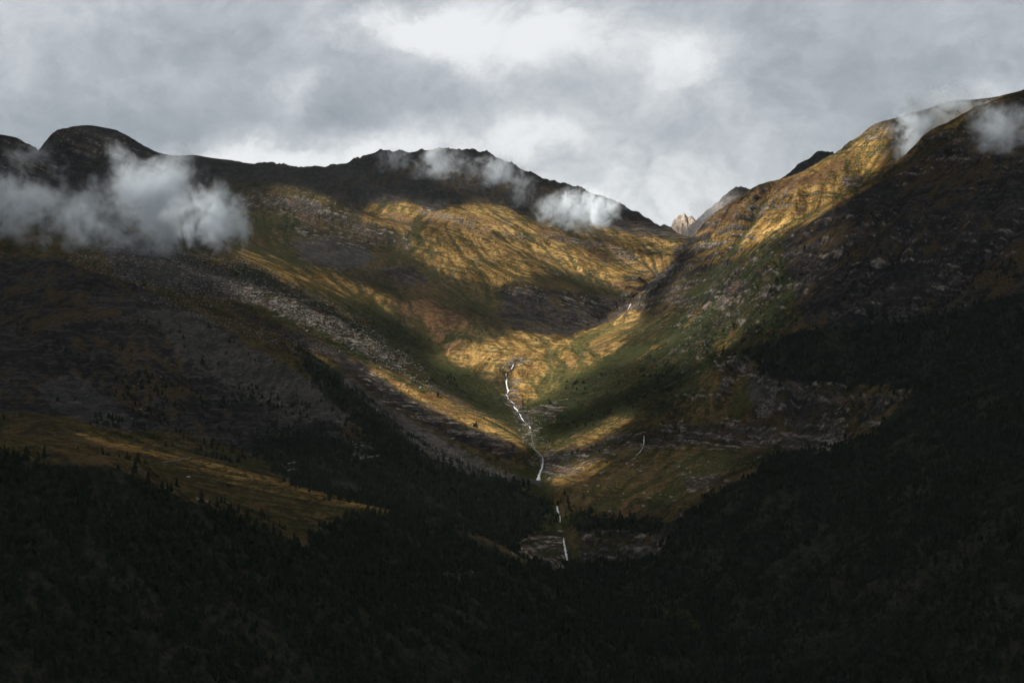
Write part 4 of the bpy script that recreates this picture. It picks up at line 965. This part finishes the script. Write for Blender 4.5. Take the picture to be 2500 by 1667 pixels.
# sites for which single trees can be told apart
def nth(k): return 'first' if k == 0 else 'second' if k == 1 else 'third' if k == 2 else f"{k + 1}{'th' if (k + 1) % 100 in (11, 12, 13) else {1: 'st', 2: 'nd', 3: 'rd'}.get((k + 1) % 10, 'th')}"
SITES = [
 ([(-50,1000),(0,1010),(250,1035),(300,1095),(-50,1100)], 30, 1.15, 'black conifer on the far left wooded crest'),
 ([(250,1035),(460,1100),(460,1190),(250,1110)], 34, 1.2, 'black conifer of the serrated treeline below the grass shoulder'),
 ([(460,1120),(760,1220),(760,1290),(460,1200)], 34, 1.1, 'black conifer descending the lower edge of the grass shoulder'),
 ([(1080,1120),(1300,1130),(1330,1235),(1100,1230)], 40, 1.15, 'dark conifer beside the small falls on the gorge rim'),
 ([(720,820),(960,1030),(930,1060),(700,860)], 24, 1.1, 'conifer on the sharp spur above the purple scree'),
 ([(940,1010),(1100,1090),(1080,1130),(920,1060)], 24, 1.1, 'conifer at the foot of the spur by the scree'),
 ([(1330,1180),(1590,1180),(1590,1225),(1330,1225)], 34, 1.1, 'conifer along the cliff top under the boulder meadow'),
 ([(1580,1090),(1800,1020),(1800,1070),(1600,1190)], 20, 1.0, 'dark conifer at the wood edge beyond the boulder meadow'),
 ([(1620,600),(1900,560),(1900,880),(1640,880)], 24, 1.0, 'conifer scattered on the craggy green right flank'),
 ([(560,1050),(900,1040),(900,1150),(560,1110)], 20, 1.1, 'conifer beside the dirt track under the wooded spur'),
]
single = np.zeros(len(xs), bool); tno = 0
for poly, cnt, sc_, lb in SITES:
    inside = np.where(inpoly(uu, vv, poly) & ~single)[0]
    if not len(inside): continue
    score = hts[inside] / ys[inside] + rng.random(len(inside)) * .001
    if 'treeline' in lb or 'crest' in lb or 'edge' in lb:   # the ones that stand on the skyline
        b_ = (uu[inside] // 6).astype(int); best = []
        for q in np.unique(b_):
            k_ = inside[b_ == q]; best.append(k_[(vv[k_] - hts[k_] / ys[k_] * F).argmin()])
        pick = np.array(best); pick = pick[rng.permutation(len(pick))[:cnt]]
    else: pick = inside[np.argsort(-score)[:cnt]]
    single[pick] = True; pick = pick[np.argsort(uu[pick])]; med = np.median(hts[pick])
    for rank, i in enumerate(pick):
        hh_ = hts[i] * sc_
        e = bpy.data.objects.new('conifer', None); COL.objects.link(e); e.location = (xs[i], ys[i], zs[i] - .3); e.rotation_euler = (0, 0, rng.uniform(0, 6.28)); e.scale = (hh_ * rng.uniform(.9, 1.25),) * 2 + (hh_,)
        e.empty_display_size = .1
        tag(e, f"{'tall' if hts[i] > med * 1.12 else 'short' if hts[i] < med * .88 else 'middling'} {lb}, {nth(rank)} from the left", 'conifer', 'conifers that stand out one by one')
        for nm, me in (('crown', crowns[tno % 5]), ('trunk', trunk_me)):
            o_ = bpy.data.objects.new(nm, me); COL.objects.link(o_); o_.parent = e
        tno += 1
rest = np.where(~single)[0]
if len(rest) > 24000: rest = rng.choice(rest, 24000, False)
cheap = [crown_mesh(90 + k, 3, 6, .35) for k in range(6)]
cos, fcs, off = [], [], 0
which = rng.integers(0, 6, len(rest))
for k in range(6):
    sel = rest[which == k]; v_, f_ = cheap[k]
    if not len(sel): continue
    an = rng.uniform(0, 6.28, len(sel)); h_ = hts[sel][:, None]; wd = h_ * rng.uniform(1.1, 2.0, (len(sel), 1))
    X = (v_[None, :, 0] * np.cos(an)[:, None] - v_[None, :, 1] * np.sin(an)[:, None]) * wd + xs[sel][:, None]
    Y = (v_[None, :, 0] * np.sin(an)[:, None] + v_[None, :, 1] * np.cos(an)[:, None]) * wd + ys[sel][:, None]
    Zt = v_[None, :, 2] * h_ + zs[sel][:, None] - .1 * h_
    cos.append(np.stack([X, Y, Zt], -1).reshape(-1, 3)); fcs.append((f_[None] + (np.arange(len(sel)) * len(v_))[:, None, None]).reshape(-1, 3) + off); off += len(sel) * len(v_)
tag(mesh_from('forest', np.concatenate(cos), np.concatenate(fcs), NEEDLE, False), 'dense dark conifer forest covering the near slopes and lower valley sides', kind='stuff')
print('forest', round(time.time() - T0, 1))

# ------------------------------------------------------------------ boulders and strewn rock
ROCKM = simple('pale_boulder', (.30, .265, .235), (.12, .108, .10), .12)
def rock_shape(seed, sub):
    v_, f_ = ico(sub); r_ = np.random.default_rng(seed); k = 1 + .28 * np.sin(v_ @ r_.normal(0, 2.2, (3, 3)) + r_.uniform(0, 6, 3)).mean(1) + r_.normal(0, .07, len(v_))
    return v_ * k[:, None] * np.array((1.25, .95, .72)), f_
bmesh_list = []
for k in range(6):
    v_, f_ = rock_shape(10 + k, 2); me = bpy.data.meshes.new('boulder'); me.from_pydata(v_.tolist(), [], f_.tolist()); me.materials.append(ROCKM); bmesh_list.append(me)
BSITES = [
 ([(1420,1050),(1760,1045),(1640,1150),(1420,1190),(1300,1140)], 54, (1.3, 4.2), 'boulder', 'dim meadow under the cliff band'),
 ([(560,620),(760,760),(1000,900),(900,890),(700,770),(540,680)], 54, (1.7, 4.6), 'pale boulder', 'left rock field'),
 ([(860,990),(1000,1000),(1180,1090),(1150,1108),(1000,1060)], 24, (1.0, 2.8), 'boulder', 'purple scree chute'),
 ([(1170,950),(1230,960),(1290,1060),(1220,1060)], 18, (1.2, 3.4), 'boulder', 'narrows beside the stream'),
 ([(200,840),(700,860),(760,980),(300,940)], 18, (1.2, 3.6), 'pale boulder', 'dark gravel of the left mountain'),
 ([(1720,850),(1790,880),(1770,960),(1740,960)], 10, (1.8, 4.0), 'grey boulder', 'rubble gully on the right mountain'),
]
bn = 0
for poly, cnt, (s0, s1), kd, site in BSITES:
    pu, pv = np.array(poly).T; u_ = rng.uniform(pu.min(), pu.max(), cnt * 8); v2 = rng.uniform(pv.min(), pv.max(), cnt * 8)
    ok_ = inpoly(u_, v2, poly); u_, v2 = u_[ok_], v2[ok_]
    x, y, z, okh = hit(u_, v2); cl = 6 * fbm(x, y, 60, 3, 55) + rng.gumbel(0, 1, len(x)); o_ = np.argsort(-cl)[:cnt]
    szs = s0 + (s1 - s0) * rng.random(len(o_)) ** 2.2
    cellu = np.digitize(u_[o_], np.quantile(u_[o_], (1 / 3, 2 / 3))); cellv = (v2[o_] > np.median(v2[o_])).astype(int)
    for q, i in enumerate(o_):
        s_ = szs[q]; rank = int(((cellu == cellu[q]) & (cellv == cellv[q]) & (szs > s_)).sum())
        ob = bpy.data.objects.new('boulder', bmesh_list[bn % 6]); COL.objects.link(ob); ob.location = (x[i], y[i], z[i] + s_ * .25); ob.scale = (s_ * rng.uniform(.8, 1.4), s_, s_ * rng.uniform(.7, 1.1)); ob.rotation_euler = (rng.uniform(-.3, .3), rng.uniform(-.3, .3), rng.uniform(0, 6.28))
        where = f"{('upper', 'lower')[cellv[q]]} {('left', 'centre', 'right')[cellu[q]]}"
        lb = (f"largest {kd}" if rank == 0 else f"{nth(rank)} largest {kd}") + f" in the {where} of the {site}"
        tag(ob, lb, 'boulder', 'boulders strewn over the slopes'); bn += 1
# uncountable small stones of the rock field and chutes
STREWN = [([(200,560),(560,590),(700,660),(840,740),(980,850),(1010,900),(900,850),(760,770),(600,700),(400,680),(260,640),(150,600)], 9500, (.8, 3.0)),
          ([(300,680),(520,690),(760,810),(700,820),(480,740)], 1800, (.9, 2.2)),
          ([(1180,950),(1240,960),(1290,1060),(1220,1070),(1190,1000)], 900, (.6, 1.8)),
          ([(880,960),(1190,1090),(1180,1112),(1020,1075)], 900, (.6, 1.5)),
          ([(1720,850),(1790,880),(1770,960),(1740,960)], 900, (.8, 2.4)), ([(1500,560),(1570,560),(1540,650),(1480,650),(1420,600)], 900, (1.2, 3.4)),
          ([(1300,1080),(1760,1045),(1640,1150),(1420,1190)], 900, (.5, 1.2)), ([(940,480),(1120,500),(1240,560),(1100,540)], 900, (1.0, 3.0)), ([(560,440),(700,450),(900,560),(860,570),(700,500)], 1400, (1.0, 3.2)),
          ([(1560,680),(1760,620),(1760,700),(1560,860)], 1200, (.8, 2.4)), ([(770,1010),(860,1010),(900,1050),(780,1060)], 500, (.7, 1.8)), ([(1000,1300),(1100,1300),(1090,1340),(1010,1340)], 250, (.4, 1.2))]
X_, Y_, Z_, S_ = [], [], [], []
for poly, cnt, (s0, s1) in STREWN:
    pu, pv = np.array(poly).T; u_ = rng.uniform(pu.min(), pu.max(), cnt * 6); v2 = rng.uniform(pv.min(), pv.max(), cnt * 6); ok_ = inpoly(u_, v2, poly); u_, v2 = u_[ok_], v2[ok_]
    x, y, z, okh = hit(u_, v2); cl = 7 * fbm(x, y, 170, 3, 66, .6) + 4 * fbm(x, y, 40, 3, 67, .6) + .5 * streak(low_d, x, y) + rng.gumbel(0, 1, len(x)); o_ = np.argsort(-cl)[:cnt]
    X_.append(x[o_]); Y_.append(y[o_]); Z_.append(z[o_]); S_.append(s0 * .7 + (s1 * 1.25 - s0 * .7) * rng.random(len(o_)) ** 5)
X_, Y_, Z_, S_ = map(np.concatenate, (X_, Y_, Z_, S_))
ov = np.array([(1, 0, 0), (-1, 0, 0), (0, 1, 0), (0, -1, 0), (0, 0, 1), (0, 0, -1)], float) * (1.3, 1, .7); of = np.array([(0, 2, 4), (2, 1, 4), (1, 3, 4), (3, 0, 4), (2, 0, 5), (1, 2, 5), (3, 1, 5), (0, 3, 5)])
vv_ = ov[None] * S_[:, None, None] * (1 + rng.normal(0, .22, (len(S_), 6, 1))); an = rng.uniform(0, 6.28, len(S_))
xx = vv_[..., 0] * np.cos(an)[:, None] - vv_[..., 1] * np.sin(an)[:, None] + X_[:, None]; yy = vv_[..., 0] * np.sin(an)[:, None] + vv_[..., 1] * np.cos(an)[:, None] + Y_[:, None]; zz = vv_[..., 2] + (Z_ + S_ * .2)[:, None]
tag(mesh_from('rubble', np.stack([xx, yy, zz], -1).reshape(-1, 3), (of[None] + (np.arange(len(S_)) * 6)[:, None, None]).reshape(-1, 3), ROCKM, False), 'pale broken rubble strewn over the left spur and gullies', kind='stuff')
# little hut roof on the grass shoulder
hx, hy, hz_, _ = [float(q[0]) for q in hit(460 * .9408, 1166 * .9408)]
hut = bpy.data.objects.new('hut', None); COL.objects.link(hut); hut.location = (hx, hy, hz_); hut.rotation_euler = (0, 0, .5); tag(hut, 'tiny hut with a pale metal roof on the dim grass shoulder', 'hut')
WALLM = simple('hut_stone', (.16, .15, .13), (.1, .09, .08), 1.5); ROOFM = simple('pale_metal_roof', (.5, .56, .62), (.4, .46, .52), .8, .4)
mesh_from('wall', [(sx_ * 2.4, sy_ * 1.6, z_) for z_ in (-.8, 1.7) for sy_ in (-1, 1) for sx_ in (-1, 1)], [(0, 1, 5, 4), (1, 3, 7, 5), (3, 2, 6, 7), (2, 0, 4, 6)], WALLM, False, hut)
rv = [(x_, y_, z_) for x_ in (-2.8, 2.8) for (y_, z_) in ((-2.0, 1.55), (0, 2.7), (2.0, 1.55), (2.0, 1.7), (0, 2.86), (-2.0, 1.7))]
mesh_from('roof', rv, [(0, 1, 7, 6), (1, 2, 8, 7), (2, 3, 9, 8), (3, 4, 10, 9), (4, 5, 11, 10), (5, 0, 6, 11), (0, 5, 4, 1), (1, 4, 3, 2), (6, 7, 10, 11), (7, 8, 9, 10)], ROOFM, False, hut)

# ------------------------------------------------------------------ the air itself
hb = [(x_, y_, z_) for z_ in (HZ0, HZ1) for (x_, y_) in ((-16600, -16600), (16600, -16600), (16600, 16600), (-16600, 16600))]
hm = bpy.data.materials.new('thin_haze'); hm.use_nodes = True; t = NT(hm.node_tree)
pv = t.new('ShaderNodeVolumePrincipled'); pv.inputs['Color'].default_value = (.80, .90, 1.0, 1); pv.inputs['Density'].default_value = HAZE; pv.inputs['Anisotropy'].default_value = 0.0
o = t.new('ShaderNodeOutputMaterial'); t.l.new(pv.outputs[0], o.inputs['Volume'])
tag(mesh_from('haze', hb, [(3, 2, 1, 0), (4, 5, 6, 7), (0, 1, 5, 4), (1, 2, 6, 5), (2, 3, 7, 6), (3, 0, 4, 7)], hm), 'thin bluish haze filling the air of the valley', kind='stuff')

print('done', round(time.time() - T0, 1))
